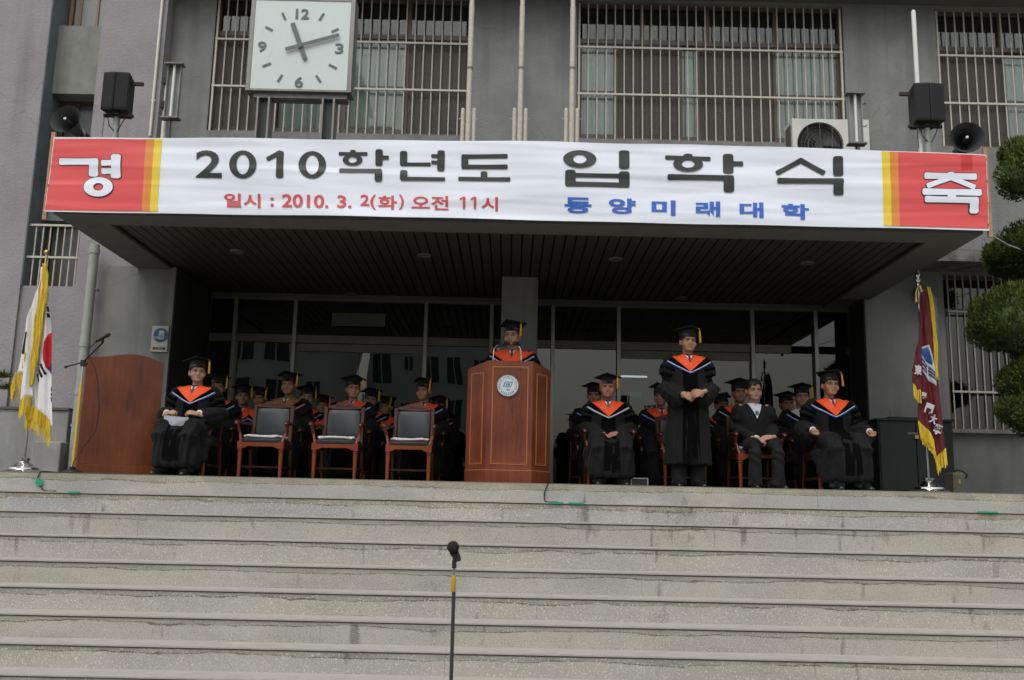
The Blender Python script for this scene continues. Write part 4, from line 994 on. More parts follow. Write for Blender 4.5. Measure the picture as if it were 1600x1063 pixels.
def head_into(mb, wide=1.0):
    mb.rings(head_rings(wide=wide))
    mb.tube([(0,-.078,.108),(0,-.085,.095),(0,-.092,.080),(0,-.093,.073)], [.006,.009,.0125,.012], 10, round_caps=True)      # nose
    for s in (-1, 1):
        mb.ell((s*.015,-.083,.072), (.010,.010,.009), 8, 6)                                       # nostril wing
        mb.ell((s*.044,-.058,.070), (.026,.024,.030), 10, 8)                                      # cheek
        mb.ell((s*.031,-.070,.128), (.026,.014,.009), 10, 6)                                      # brow ridge
        mb.ell((s*.076,.012,.090), (.009,.020,.032), 10, 8, rot=Matrix.Rotation(s*R(-14),3,'Z'))     # ear
    mb.ell((0,-.085,.050), (.020,.009,.0065), 10, 6); mb.ell((0,-.084,.038), (.018,.009,.007), 10, 6)
    mb.ell((0,-.076,.013), (.024,.016,.013), 10, 6)
def hand_mesh(pose):
    """wrist at origin, fingers along +X, palm towards -Z, thumb towards -Y"""
    mb = MB()
    mb.tube([(-.05,0,0),(0,0,0)], [.026,.024], 12, round_caps=True, flat=.75)
    for k, (yy, Lf, r_) in enumerate(((-.030,.070,.0092),(-.010,.078,.0095),(.010,.072,.0092),(.029,.056,.0082))):
        base = Vector((.082-.004*abs(k-1), yy, .002)); c = {'fist': (72, 85, 60), 'curl': (35, 48, 35), 'flat': (12, 18, 12)}[pose]
        mb.tube([(.0, yy*.55, 0), (.045, yy*.9, .003), base], [.017,.0145,.0115], 10, round_caps=True)
        p = base; ang = 0; pts = [p]
        for q, a in enumerate(c):
            ang += R(a); p = p+Vector((math.cos(ang), 0, -math.sin(ang)))*Lf*(.46,.31,.23)[q]; pts.append(p)
        mb.tube(pts, [r_*1.08, r_, r_*.92, r_*.78], 8, round_caps=True)
    c = {'fist': [(.015,-.026,-.005),(.045,-.046,-.018),(.072,-.040,-.030),(.088,-.022,-.036)], 'curl': [(.012,-.024,-.004),(.042,-.052,-.014),(.068,-.058,-.026),(.088,-.050,-.034)], 'flat': [(.012,-.024,-.004),(.042,-.056,-.008),(.070,-.070,-.014),(.092,-.074,-.018)]}[pose]
    mb.tube(c, [.017,.0125,.0105,.0085], 8, round_caps=True)
    return fuse(mb, .0032, 2)
HANDS = {k: hand_mesh(k) for k in ('fist', 'curl', 'flat')}

def frame_to(o, x, zup):
    """matrix: local X along x, local Z near zup"""
    x = Vector(x).normalized(); zup = Vector(zup); y = zup.cross(x).normalized(); z = x.cross(y)
    m = Matrix((x, y, z)).transposed().to_4x4(); m.translation = Vector(o); return m
def person_geo(kind, hands, head_yaw=0, head_pitch=0, gown=True, vox=.0075, wide=1.0, seed=0, sh=1.0, hair='short', hw=1.1, skirt=.92):
    """returns dict of meshes in person space (faces -Y). kind: 'sit' or 'stand'"""
    sit = kind == 'sit'; g = {}
    NZ = 1.005 if sit else 1.455          # base of the neck
    HY = -.015 if sit else -.02
    Th = Matrix.Translation((0, HY, NZ+.040)) @ Matrix.Rotation(head_yaw, 4, 'Z') @ Matrix.Rotation(head_pitch, 4, 'X') @ Matrix.Diagonal((1.12, 1.06, 1.07, 1))
    SH = .185*sh; SZ = NZ-.055
    if sit:
        wr = {'rest': [(-.31,-.29,.63),(.31,-.29,.63)], 'lap': [(-.075,-.34,.57),(.075,-.34,.575)], 'paper': [(-.175,-.33,.67),(.175,-.33,.67)], 'knee': [(-.07,-.36,.565),(.07,-.36,.57)]}[hands]
        el = {'rest': .30, 'lap': .27, 'paper': .30, 'knee': .24}[hands]; elz = .70; ely = .0 if hands != 'rest' else .02
    else:
        wr = {'clasp': [(-.09,-.22,.985),(.09,-.22,1.0)], 'podium': [(-.18,-.26,1.12),(.18,-.26,1.12)]}[hands]; el = .265 if hands == 'clasp' else .28; elz = 1.10; ely = .02
    shd = [Vector((s*SH, .0, SZ)) for s in (-1, 1)]; elb = [Vector((s*el, ely, elz)) for s in (-1, 1)]; wrs = [Vector(w) for w in wr]
    hip = .50 if sit else .93
    mb = MB(); mb.T = Th; head_into(mb, wide); mb.T = Matrix.Identity(4)
    mb.tube([(0,.02,NZ-.03),(0,.012,NZ+.04),(0,.008,NZ+.085)], [.06,.053,.055], 14)
    mb.loft([(0,.0,hip-.08,.14,.10),(0,0,hip+.02,.16,.11),(0,0,(hip+SZ)/2,.14,.10),(0,0,SZ-.08,.165,.105),(0,0,SZ,.165*sh,.09),(0,.005,NZ-.015,.085,.065)], 20)
    for k in (0, 1):
        mb.tube([shd[k]*.9+Vector((0,0,SZ*.1-.0)), elb[k], wrs[k]], [.05,.04,.027], 10, round_caps=True)
        s = (-1, 1)[k]
        if sit: mb.tube([(s*.09,0,.50),(s*.13,-.40,.50),(s*.13,-.42,.16)], [.085,.062,.040], 12, round_caps=True)
        else: mb.tube([(s*.09,0,.90),(s*.10,-.01,.50),(s*.105,.02,.16)], [.085,.058,.040], 12, round_caps=True)
    me = fuse(mb, vox, 2, .5)
    a = co_of(me); Ti = np.array(Th.inverted()); h = a @ Ti[:3,:3].T+Ti[:3,3]
    nrm = np.array(Th.to_3x3() @ Vector((0,1,0)))
    for s in (-1, 1):      # eye sockets
        d = ((h[:,0]-s*.031)/.019)**2+((h[:,2]-.109)/.011)**2+((h[:,1]+.075)/.03)**2
        a += (np.exp(-d)*.0042)[:,None]*nrm
    set_co(me, a)
    # add hands (own finer surface, joined into the same mesh)
    bm = bmesh.new(); bm.from_mesh(me)
    for k in (0, 1):
        s = (-1, 1)[k]; w = wrs[k]
        if hands == 'rest': T = frame_to(w+Vector((s*.0,.01,-.005)), (s*.06,-1,-.16), (0,-.1,1)); hm = HANDS['fist']
        elif hands in ('lap', 'knee'): T = frame_to(w+Vector((s*.012,-.012+.012*k,-.005+.022*k)), (-s*.93,-.22,-.30+.14*k), (0,-.62,.75)); hm = HANDS['curl']
        elif hands == 'clasp': T = frame_to(w+Vector((0,-.01-.028*k,.0+.012*k)), (-s*.90,-.10,-.42+.10*k), (0,-1,.25)); hm = HANDS['curl']
        elif hands == 'paper': T = frame_to(w+Vector((-s*.01,-.01,-.01)), (-s*.80,-.45,.15), (0,-.6,.8)); hm = HANDS['curl']
        else: T = frame_to(w, (-s*.3,-1,-.1), (0,0,1)); hm = HANDS['flat']
        # thumb side (-Y local) must point up/inwards: mirror the right hand
        S = Matrix.Scale(.98, 4)
        want = Vector((0, 0, 1)) if hands in ('lap', 'knee', 'clasp', 'paper') else Vector((-s, 0, 0))
        if (T.to_3x3() @ Vector((0,-1,0))).dot(want) < 0: S = S @ Matrix.Diagonal((1,-1,1,1))
        n0 = len(bm.verts); f0_ = len(bm.faces); bm.from_mesh(hm); bm.verts.ensure_lookup_table(); bm.faces.ensure_lookup_table()
        bmesh.ops.transform(bm, matrix=T @ S, verts=bm.verts[n0:])
        if S.determinant() < 0: bmesh.ops.reverse_faces(bm, faces=bm.faces[f0_:])
    bm.to_mesh(me); bm.free(); me.polygons.foreach_set('use_smooth', [True]*len(me.polygons)); g['body'] = me
    # hair, brows, eyes, lips
    inf = .006 if hair != 'full' else .011
    rs = head_rings(inf, .0 if hair != 'full' else .012, 36); mb = MB(); mb.rings(rs, caps=True)
    m_ = mb.mesh('hair'); bm = bmesh.new(); bm.from_mesh(m_)
    dele = []
    for f in bm.faces:
        c = f.calc_center_median(); hl = .158+.004*math.sin(c.x*55) if hair != 'full' else .166+.004*math.sin(c.x*90)
        front = c.y < -.012 and c.z < hl-max(0, (abs(c.x)-.045))*1.6
        low = c.z < (.112 if c.y < .03 else .045)
        if front or low: dele.append(f)
    bmesh.ops.delete(bm, geom=dele, context='FACES'); 
    for v in bm.verts: v.co += Vector((random.uniform(-1,1), random.uniform(-1,1), random.uniform(-1,1)))*.0006
    bmesh.ops.solidify(bm, geom=bm.faces[:], thickness=.008)
    bmesh.ops.transform(bm, matrix=Th, verts=bm.verts); bm.to_mesh(m_); bm.free(); m_.polygons.foreach_set('use_smooth', [True]*len(m_.polygons)); g['hair'] = m_
    for s, nm in ((-1, 'a'), (1, 'b')):
        mb = MB(); mb.T = Th; mb.tube([(s*.015,-.0870,.1245),(s*.030,-.0878,.1285),(s*.046,-.0775,.1245)], [.0022,.0032,.0014], 6); g['eyebrow'+nm] = mb.mesh('eyebrow')
        mb = MB(); mb.T = Th; mb.ell((s*.031,-.0785,.1085), (.0135,.005,.0030), 10, 6, mi=1); mb.ell((s*.031,-.0815,.1087), (.0066,.004,.0036), 8, 6, mi=0); mb.tube([(s*.016,-.0815,.1095),(s*.031,-.0852,.1122),(s*.046,-.0775,.1098)], .0019, 5, mi=0); g['eye'+nm] = mb.mesh('eye', [M['eyed'], M['sclera']], True)
    mb = MB(); mb.T = Th; mb.tube([(-.021,-.0875,.0440),(-.008,-.0925,.0462),(0,-.0932,.0452),(.008,-.0925,.0462),(.021,-.0875,.0440)], [.0012,.0034,.0038,.0034,.0012], 6); g['lips'] = mb.mesh('lips')
    # glasses
    mb = MB(); mb.T = Th
    for s in (-1, 1):
        ring = [(s*.032+.021*math.copysign(abs(math.cos(t*.3927))**.8, math.cos(t*.3927)), -.0945+.004*abs(math.cos(t*.3927)), .107+.0145*math.copysign(abs(math.sin(t*.3927))**.8, math.sin(t*.3927))) for t in range(17)]
        mb.tube(ring, .0013, 5); mb.tube([(s*.053,-.091,.112),(s*.074,-.05,.112),(s*.078,.02,.108)], .0013, 5)
    mb.tube([(-.011,-.096,.109),(0,-.098,.111),(.011,-.096,.109)], .0013, 5); g['glasses'] = mb.mesh('spectacles')
    # cap
    Tc = Th @ Matrix.Translation((0,.006,.150)) @ Matrix.Rotation(R(-11), 4, 'X')
    mb = MB(); mb.T = Tc; mb.loft([(0,.004,-.022,.080,.100),(0,.004,.0,.082,.101),(0,.004,.05,.078,.094),(0,.003,.078,.072,.086)], 28); 
    g['cap_band'] = mb.mesh('cap_crown', (), True)
    q = .152; mb = MB(); mb.T = Tc @ Matrix.Rotation(R((seed*37) % 31-15), 4, 'Z'); z0 = .074
    mb.add([(0,-q,z0+.004),(q,0,z0-.006),(0,q,z0+.004),(-q,0,z0-.006),(0,-q,z0+.012),(q,0,z0+.002),(0,q,z0+.012),(-q,0,z0+.002),(0,0,z0),(0,0,z0+.012)],
           [(0,3,8),(3,2,8),(2,1,8),(1,0,8),(4,5,9),(5,6,9),(6,7,9),(7,4,9),(0,1,5,4),(1,2,6,5),(2,3,7,6),(3,0,4,7)])
    mb.ell((0,0,z0+.014), (.010,.010,.006), 8, 5); g['board'] = mb.mesh('mortarboard')
    mb = MB(); mb.T = Tc; tx = .098; ty = -.06
    mb.tube([(0,0,z0+.016),(tx*.5,ty*.5,z0+.012),(tx,ty,z0+.006),(tx+.004,ty-.008,z0-.02)], .0035, 5); mb.tube([(tx+.004,ty-.008,z0-.02),(tx+.004,ty-.010,z0-.035),(tx+.004,ty-.010,z0-.05),(tx+.004,ty-.010,z0-.15)], [.006,.0095,.0085,.0125], 10); g['tassel'] = mb.mesh('tassel', (), True)
    # clothes
    mb = MB()
    if gown:
        if sit:
            mb.loft([(0,.02,.44,.21,.17),(0,.01,.55,.215,.17),(0,.0,.68,.20,.150),(0,-.0,.82,.205*sh,.145),(0,0,SZ-.06,.212*sh,.128),(0,.0,SZ,.200*sh,.105),(0,.005,SZ+.03,.150*sh,.085),(0,.012,NZ+.004,.078,.066)], 24, pw=2.3)
            for s in (-1, 1):
                mb.tube([(s*.09,.02,.50),(s*.13,-.22,.51),(s*.16,-.43,.50),(s*.155,-.485,.42),(s*.145,-.47,.30)], [.13,.122,.105,.095,.085], 16, round_caps=False)
                mb.tube([(s*.20,-.1,.42),(s*.22,-.26,.36),(s*.21,-.30,.2)], [.08,.09,.08], 12, round_caps=True)
            mb.tube([(0,-.05,.50),(0,-.30,.47)], [.13,.09], 12, round_caps=True)
            mb.loft([(0,-.40,.085,.27*skirt,.15),(0,-.41,.12,.285*skirt,.155),(0,-.42,.28,.275*skirt,.145),(0,-.41,.42,.25*skirt,.135),(0,-.38,.52,.20*skirt,.11)], 30, pw=2.6)
        else:
            mb.loft([(0,.03,.25,.265,.19),(0,.03,.27,.262,.188),(0,.02,.55,.245,.165),(0,.01,.85,.225,.145),(0,0,1.08,.215,.135),(0,0,SZ-.10,.215,.125),(0,.0,SZ,.200,.100),(0,.005,SZ+.03,.150,.082),(0,.012,NZ+.004,.078,.066)], 28, pw=2.2)
        for k in (0, 1):
            s = (-1, 1)[k]; d = (wrs[k]-elb[k]).normalized(); e = wrs[k]-d*.025
            dr = .055 if hands != 'podium' else .02
            mb.tube([shd[k]+Vector((-s*.04,0,.008)), shd[k]+Vector((s*.005,-.005,-.03)), shd[k].lerp(elb[k],.5)+Vector((s*.012,0,0)), elb[k]+Vector((0,.0,-.01)), elb[k].lerp(e,.5)+Vector((0,0,-dr*.7)), e+Vector((0,0,-dr*.8))], [.068,.082,.092,.102,.105,.088], 18, flat=1.0, round_caps=False)
            mb.tube([elb[k]+Vector((0,0,-.03)), elb[k].lerp(e,.6)+Vector((0,0,-.13))], [.085,.06], 12, round_caps=True)
        me = fuse(mb, .0125, 3, .5)
        a = co_of(me); n = normals(me); rr_ = np.random.RandomState(seed+5); p1, p2, p3 = rr_.rand(3)*6
        x, y_, z = a.T
        ang = np.arctan2(y_+.1, x)
        if sit: lower = np.clip((.62-z)/.15, 0, 1); foldc = np.sin(x*62+3*np.sin(z*4+p1)+y_*14+p2)*.55+np.sin(x*103-y_*21+2*np.sin(z*9)+p3)*.45
        else: lower = np.clip((1.0-z)/.3, 0, 1); foldc = np.sin(ang*17+1.4*np.sin(z*3.1+p1))*.6+np.sin(ang*29+p2+1.1*np.sin(z*5))*.4
        arm = np.clip((np.abs(x)-.15)/.08, 0, 1)*(1-lower*.7)
        foldb = np.sin((z*46)+7*np.sin(x*6+p3)+y_*30+p1)*.55+np.sin(z*81-y_*40+p2+x*30)*.45
        disp = foldc*lower*.0125+foldb*arm*.0085+np.sin(x*40+p1+z*12)*.003
        a += n*disp[:,None]; set_co(me, a); g['gown'] = me
    else:   # suit jacket and trousers
        mb.loft([(0,.02,.46,.19,.15),(0,.01,.55,.19,.150),(0,.0,.68,.180,.138),(0,0,.82,.198,.142),(0,0,SZ-.07,.215,.132),(0,0,SZ-.01,.205,.115),(0,.005,SZ+.028,.145,.088),(0,.012,NZ-.002,.076,.064)], 24, pw=2.3)
        for k in (0, 1):
            s = (-1, 1)[k]; d = (wrs[k]-elb[k]).normalized(); e = wrs[k]-d*.03
            mb.tube([shd[k]+Vector((-s*.04,0,-.005)), shd[k]+Vector((0,-.005,-.04)), shd[k].lerp(elb[k],.55), elb[k], elb[k].lerp(e,.6), e], [.070,.082,.072,.066,.056,.046], 16)
            mb.tube([(s*.05,-.0,.47),(s*.10,-.20,.49)], [.12,.11], 12, round_caps=True)
        me = fuse(mb, .0125, 2, .5); a = co_of(me); n = normals(me); x, y_, z = a.T
        a += n*((np.sin(z*60+8*np.sin(x*7)+y_*25)*np.clip((np.abs(x)-.14)/.06,0,1)*.005+np.sin(x*30+z*22)*.003)[:,None]); set_co(me, a); g['gown'] = me
    # trousers
    mb = MB()
    for s in (-1, 1):
        if sit: mb.tube([(s*.085,.0,.49),(s*.11,-.25,.50),(s*.125,-.42,.50),(s*.13,-.455,.42),(s*.13,-.44,.25),(s*.13,-.43,.03)], [.10,.09,.082,.072,.070,.080], 16)
        else: mb.tube([(s*.09,0,.9),(s*.10,0,.5),(s*.105,.02,.03)], [.10,.085,.085], 14)
    me = fuse(mb, .014, 2); a = co_of(me); n = normals(me); x, y_, z = a.T; a += n*(np.sin(z*48+x*40+2*np.sin(z*17))*.0045)[:,None]; set_co(me, a); g['trousers'] = me
    for s, nm in ((-1, 'a'), (1, 'b')):
        yy = -.43 if sit else .02
        mb = MB(); mb.T = Matrix.Translation((s*.135 if sit else s*.11, yy, 0)) @ Matrix.Rotation(s*R(8), 4, 'Z')
        mb.loft([(0,-.06,.0,.048,.145),(0,-.06,.018,.050,.148),(0,-.055,.035,.046,.14),(0,-.03,.06,.040,.105),(0,.01,.085,.036,.062),(0,.025,.10,.034,.045)], 18, pw=2.3); g['shoe'+nm] = mb.mesh('shoe', (), True)
    # cloth lying over the front of the gown
    bvh = BVHTree.FromPolygons([v.co for v in g['gown'].vertices], [p.vertices for p in g['gown'].polygons])
    def drape(uv, off, name, th=.006):
        """uv: 2D grid of (x,z); laid on the front of the clothes"""
        rows = []
        for row in uv:
            r_ = []
            for x, z in row:
                hit = bvh.ray_cast(Vector((x, -1.5, z)), Vector((0, 1, 0)))[0]
                if hit is None or hit.y > .12: near = bvh.find_nearest(Vector((x*.97, -.02, z-.01))); hit = near[0]+near[1]*.002
                r_.append((hit.x if abs(hit.x-x) < .05 else x, hit.y, hit.z if abs(hit.z-z) < .05 else z))
            rows.append(r_)
        # soften
        A_ = np.array(rows)
        for _ in range(2): A_[1:-1,:,1] = A_[1:-1,:,1]*.5+(A_[:-2,:,1]+A_[2:,:,1])*.25; A_[:,1:-1,1] = np.minimum(A_[:,1:-1,1], A_[:,1:-1,1]*.5+(A_[:,:-2,1]+A_[:,2:,1])*.25)
        A_[:,:,1] -= off; nu, nv = A_.shape[:2]; B_ = A_.copy(); B_[:,:,1] += th
        vs = [tuple(p) for p in A_.reshape(-1,3)]+[tuple(p) for p in B_.reshape(-1,3)]; fs = []; N_ = nu*nv
        for i in range(nu-1):
            for j in range(nv-1): q0 = i*nv+j; fs.append((q0,q0+1,q0+nv+1,q0+nv)); fs.append((N_+q0,N_+q0+nv,N_+q0+nv+1,N_+q0+1))
        per = [(i, 0) for i in range(nu)]+[(nu-1, j) for j in range(1, nv)]+[(i, nv-1) for i in range(nu-2, -1, -1)]+[(0, j) for j in range(nv-2, 0, -1)]
        for q in range(len(per)):
            a0_, b0_ = per[q], per[(q+1) % len(per)]; i0, i1 = a0_[0]*nv+a0_[1], b0_[0]*nv+b0_[1]; fs.append((i0, i0+N_, i1+N_, i1))
        mb = MB(); mb.add(vs, fs); return mb.mesh(name, (), True)
    z0 = NZ-.005
    def strip(inn, out, n=28, k=5):
        return [[(inn(t)[0]*(1-q/k)+out(t)[0]*q/k, inn(t)[1]*(1-q/k)+out(t)[1]*q/k) for q in range(k+1)] for t in np.linspace(-1, 1, n+1)]
    if gown:
        g['collar'] = drape(strip(lambda t: (.052*t, z0+.022-.02*abs(t)), lambda t: (.060*t, z0-.115+.14*abs(t)), 10, 3), .004, 'shirt_collar')
        g['tie'] = drape([[(-.012,z0+.006),(.012,z0+.006)],[(-.009,z0-.012),(.009,z0-.012)],[(-.014,z0-.06),(.014,z0-.06)],[(-.015,z0-.10),(.015,z0-.10)]], .010, 'tie', .005)
        g['hood'] = drape(strip(lambda t: (.058*t, z0-.095+.13*abs(t)), lambda t: (.172*hw*t, z0-.195+.17*abs(t))), .013, 'hood', .010)
        g['hood_edge'] = drape(strip(lambda t: (.176*hw*t, z0-.198+.168*abs(t)), lambda t: (max(.245,.2*hw)*t, z0-.208+.13*abs(t)**1.15)), .010, 'hood_border', .008)
        g['piping'] = drape(strip(lambda t: (.240*t, z0-.200+.13*abs(t)**1.15), lambda t: (.243*t, z0-.207+.13*abs(t)**1.15), 32, 1), .017, 'piping', .008)
        g['piping2'] = drape(strip(lambda t: (.246*t, z0-.207+.13*abs(t)**1.15), lambda t: (.250*t, z0-.216+.13*abs(t)**1.15), 32, 1), .016, 'piping', .008)
        zz = np.linspace(z0-.20, (.16 if sit else .27), 26)
        g['front_panel'] = drape([[(x, z) for x in np.linspace(-.075-.02*(z0-z), .075+.02*(z0-z), 7)] for z in zz], .005, 'velvet_front', .004)
        for s, nm in ((-1, 'a'), (1, 'b')):
            mb = MB(); k = 0 if s < 0 else 1; A0, A1 = shd[k], elb[k]; d = (A1-A0).normalized(); u = d.cross(Vector((0,1,0))).normalized(); v_ = d.cross(u)
            for f in (.34, .56, .78):
                c = A0.lerp(A1, f)+Vector((s*.012,0,0)); ring = [[], [], [], []]
                for j in range(20):
                    t = 2*math.pi*j/20; dr_ = u*math.cos(t)+v_*math.sin(t); h = bvh.ray_cast(c+dr_*.2, -dr_, .2)[0]; rr = (h-c).length if h else .09
                    rr = min(rr, .115)
                    for q, (hh, e) in enumerate(((-.017,-.002),(-.014,.005),(.014,.005),(.017,-.002))): ring[q].append(c+d*hh+dr_*(rr+e))
                mb.rings(ring, caps=False)
            g['bars'+nm] = mb.mesh('sleeve_bars', (), True)
    else:
        g['collar'] = drape(strip(lambda t: (.052*t, z0+.022-.02*abs(t)), lambda t: (.092*t, z0-.185+.20*abs(t)), 16, 9), .008, 'shirt_collar')
        g['tie'] = drape([[(-.013,z0+.004),(.013,z0+.004)],[(-.010,z0-.018),(.010,z0-.018)],[(-.018,z0-.08),(.018,z0-.08)],[(-.020,z0-.135),(.020,z0-.135)]], .017, 'tie', .005)
        for s, nm in ((-1, 'a'), (1, 'b')): g['lapel'+nm] = drape([[(s*.066,z0+.03),(s*.090,z0+.01)],[(s*.064,z0-.03),(s*.108,z0-.055)],[(s*.052,z0-.075),(s*.100,z0-.085)],[(s*.030,z0-.13),(s*.074,z0-.16)],[(s*.002,z0-.21),(s*.022,z0-.26)]], .014, 'lapel', .006)
    # cuffs
    for k, nm in ((0, 'a'), (1, 'b')):
        d = (wrs[k]-elb[k]).normalized(); e = wrs[k]-d*.0; mb = MB(); mb.tube([e-d*.07, e-d*.004], [.034,.036], 14); g['cuff'+nm] = mb.mesh('shirt_cuff', (), True)
    return g
LAY = dict(body='body', hair='hair', eyebrowa='eyebrow', eyebrowb='eyebrow', eyea='eye', eyeb='eye', lips='lips', glasses='spectacles', gown='gown', trousers='trousers', shoea='shoe', shoeb='shoe', collar='shirt_collar', tie='tie', hood='hood', front_panel='velvet_front', barsa='sleeve_bars', barsb='sleeve_bars', lapela='lapel', lapelb='lapel', cuffa='shirt_cuff', cuffb='shirt_cuff')
def person(g, x, y, rz, label, group, scale=1.0, skin=0, hair='hair', hood='orange', pipe=('pwhite','pblue'), glasses=False, cap=True, tassel='tassel', tie='tie', gown='cloth', trousers='suit', skip=()):
    root = empty('person', (x, y, 0), label, 'person', group, rz); root.scale = (scale,)*3
    mm = dict(body=SKINS[skin], hair=M[hair], eyebrowa=M['brow'], eyebrowb=M['brow'], lips=M['lips'], glasses=M['wire'], gown=M[gown], trousers=M[trousers], shoea=M['shoe'], shoeb=M['shoe'], collar=M['shirt'], tie=M[tie], hood=M[hood], front_panel=M['velvet'], barsa=M['velvet'], barsb=M['velvet'], lapela=M['suit'], lapelb=M['suit'], cuffa=M['shirt'], cuffb=M['shirt'])
    def put(key, name, m_, parent=root):
        me = g[key]; o = link(name, me, parent)
        if m_ is not None:
            if len(me.materials) == 0: me.materials.append(m_)
            if me.materials[0] is not m_:
                o.material_slots[0].link = 'OBJECT'; o.material_slots[0].material = m_
        return o
    for k, nm in LAY.items():
        if k not in g or k in skip or (k == 'glasses' and not glasses): continue
        nm2 = 'jacket' if (k == 'gown' and gown == 'suit') else nm
        o = put(k, nm2, mm.get(k))
        if k == 'hood':
            put('hood_edge', 'border', M['velvet'], o); put('piping', 'piping', M[pipe[0]], o); put('piping2', 'piping', M[pipe[1]], o)
    if cap:
        c = put('cap_band', 'cap', M['cloth']); put('board', 'mortarboard', M['cloth'], c)
        if tassel: put('tassel', 'tassel', M[tassel], c)
    return root

# ---- prototypes for the rows behind
GP = {
 'a': person_geo('sit', 'lap', R(8), R(2), vox=.009, seed=1),
 'b': person_geo('sit', 'lap', R(-22), R(3), vox=.009, seed=2, wide=.95),
 'c': person_geo('sit', 'lap', R(20), R(0), vox=.009, seed=3, wide=1.04),
}
def X(px, y, py=620): return P(px, py, y).x
def sc_for(py_top, px, y, nominal): return P(px, py_top, y).z/nominal
SITTOP = 1.275+.02; STTOP = 1.725+.02      # height of the board tip above ground in person space, roughly
G_ROW = 'gowned academics seated on the porch'
def behind(px, captop, y, var, label, rz=0, hood='orange', pipe=('pwhite','pblue'), glasses=False, skin=0, hair='hair', chairs=True, tassel='tassel'):
    s = sc_for(captop, px, y, 1.295); x = X(px, y, captop+20); rz = rz+R(random.uniform(-13, 13))
    if chairs: chair(x, y+.02, rz, CHL.pop(0), cushion=None)
    return person(GP[var], x, y, rz, label, G_ROW, s, skin=skin, hair=hair, hood=hood, pipe=pipe, glasses=glasses, tassel=tassel, skip=('barsa','barsb','cuffa','cuffb'))
CHL = ['carved wooden armchair under the gowned person half hidden by the man holding papers',
 'carved wooden armchair of the man in the ochre hood',
 'carved wooden armchair of the bespectacled man behind the middle empty chair',
 'carved wooden armchair of the bespectacled man behind the empty chair nearest the lectern',
 'carved wooden armchair hidden behind the plump seated man right of the lectern',
 'carved wooden armchair of the gowned person behind the standing man',
 'carved wooden armchair of the gowned man over the suited man\'s left shoulder',
 'carved wooden armchair of the person in the white hood']
r2 = .0+1.65; r3 = 2.38
# second row
behind(341, 589, r2, 'a', 'gowned person looking down, half hidden behind the man holding papers', skin=1)
behind(452, 585, r2, 'a', 'gowned man with an ochre brown hood and pink piping, behind the leftmost empty chair', hood='brownh', pipe=('ppink','ppink'), skin=1)
behind(552, 591, r2, 'c', 'gowned man in glasses seated behind the middle empty chair', glasses=True)
behind(663, 594, r2, 'b', 'gowned man in glasses seated behind the empty chair nearest the lectern', glasses=True)
behind(928, 602, r2, 'b', 'gowned person almost wholly hidden behind the plump seated man right of the lectern', skin=2)
behind(1033, 603, r2, 'b', 'gowned man peering out from behind the standing man, to his left in the photo', skin=2)
behind(1155, 596, r2, 'a', 'gowned man seen over the shoulder of the man in the dark suit', skin=1)
behind(1252, 603, r2, 'b', 'gowned man in glasses with a white hood, behind and left of the far right man', hood='whiteh', glasses=True)
# third row
behind(379, 604, r3, 'a', 'gowned person deep in the shade, face just right of the leftmost seated man', skin=1, chairs=False)
behind(408, 608, r3, 'b', 'gowned person of whom mostly the cap shows, behind the leftmost empty chair', skin=1, chairs=False)
behind(480, 606, r3, 'c', 'gowned person in the shade just right of the man in the ochre hood', chairs=False)
behind(505, 620, r3, 'a', 'low-seated gowned person in the gap left of the middle empty chair', skin=1, chairs=False)
behind(580, 610, r3, 'a', 'gowned person seen over the shoulder of the man behind the middle empty chair', skin=1, chairs=False)
behind(606, 622, r3, 'b', 'gowned person in glasses in the gap between the two right-hand empty chairs', glasses=True, skin=1, chairs=False)
behind(686, 622, r3, 'c', 'gowned person whose cap pokes out beside the left edge of the lectern', skin=1, chairs=False)
behind(1127, 618, r3, 'c', 'gowned person in glasses in the gap between the standing man and the suited man', glasses=True, skin=1, chairs=False)
behind(1228, 616, r3, 'a', 'gowned person deep in the shade just right of the suited man', skin=1, chairs=False)

# ---- front row
FR = 'people at the front of the porch'
# left, holding papers
yA = .62; xA = X(308, yA, 600); sA = sc_for(563, 303, yA, 1.295)
person(person_geo('sit', 'paper', R(28), R(0), seed=11, sh=1.02, skirt=.88, hw=1.15), xA, yA, R(-4), 'seated gowned man in glasses holding white papers, looking to his left, leftmost person', FR, sA, skin=3, glasses=True)
chair(xA, yA+.02, R(-4), 'carved wooden armchair of the man holding papers')
mb = MB(); zpap = .685*sA
mb.add([(-.15,0,0),(.15,.012,0),(.17,-.05,.115),(-.16,-.04,.125),(-.15,.004,-.002),(.15,.016,-.002),(.17,-.046,.117),(-.16,-.036,.127)], [(0,1,2,3),(7,6,5,4),(0,4,5,1),(1,5,6,2),(2,6,7,3),(3,7,4,0)])
mb.T = Matrix.Rotation(R(3), 4, 'Y'); mb.add([(-.15,.006,.006),(.13,.018,.006),(.15,-.034,.125),(-.17,-.03,.137)], [(3,2,1,0)])
pz = P(293, 671, yA-.42); ppr = mb.build('paper_sheets', M['paper']); ppr.scale = (.78,1,.95); ppr.location = (xA-.045, yA-.44*sA, pz.z); ppr.rotation_euler = (R(-14), 0, 0)
tag(ppr, 'white folded papers in the hands of the leftmost seated man', 'papers')
# right of the lectern, plump seated man
yB = .85; xB = X(949, yB, 620); sB = sc_for(588, 949, yB, 1.30)
person(person_geo('sit', 'lap', R(-3), R(2), seed=12, wide=1.16, sh=1.08), xB, yB, 0, 'plump seated man in gown with pale grey-green piping, hands folded, right of the lectern', FR, sB, skin=2, hair='hairg', pipe=('pwhite','ppale'), tie='tie3')
chair(xB, yB+.02, 0, 'carved wooden armchair of the plump man with folded hands')
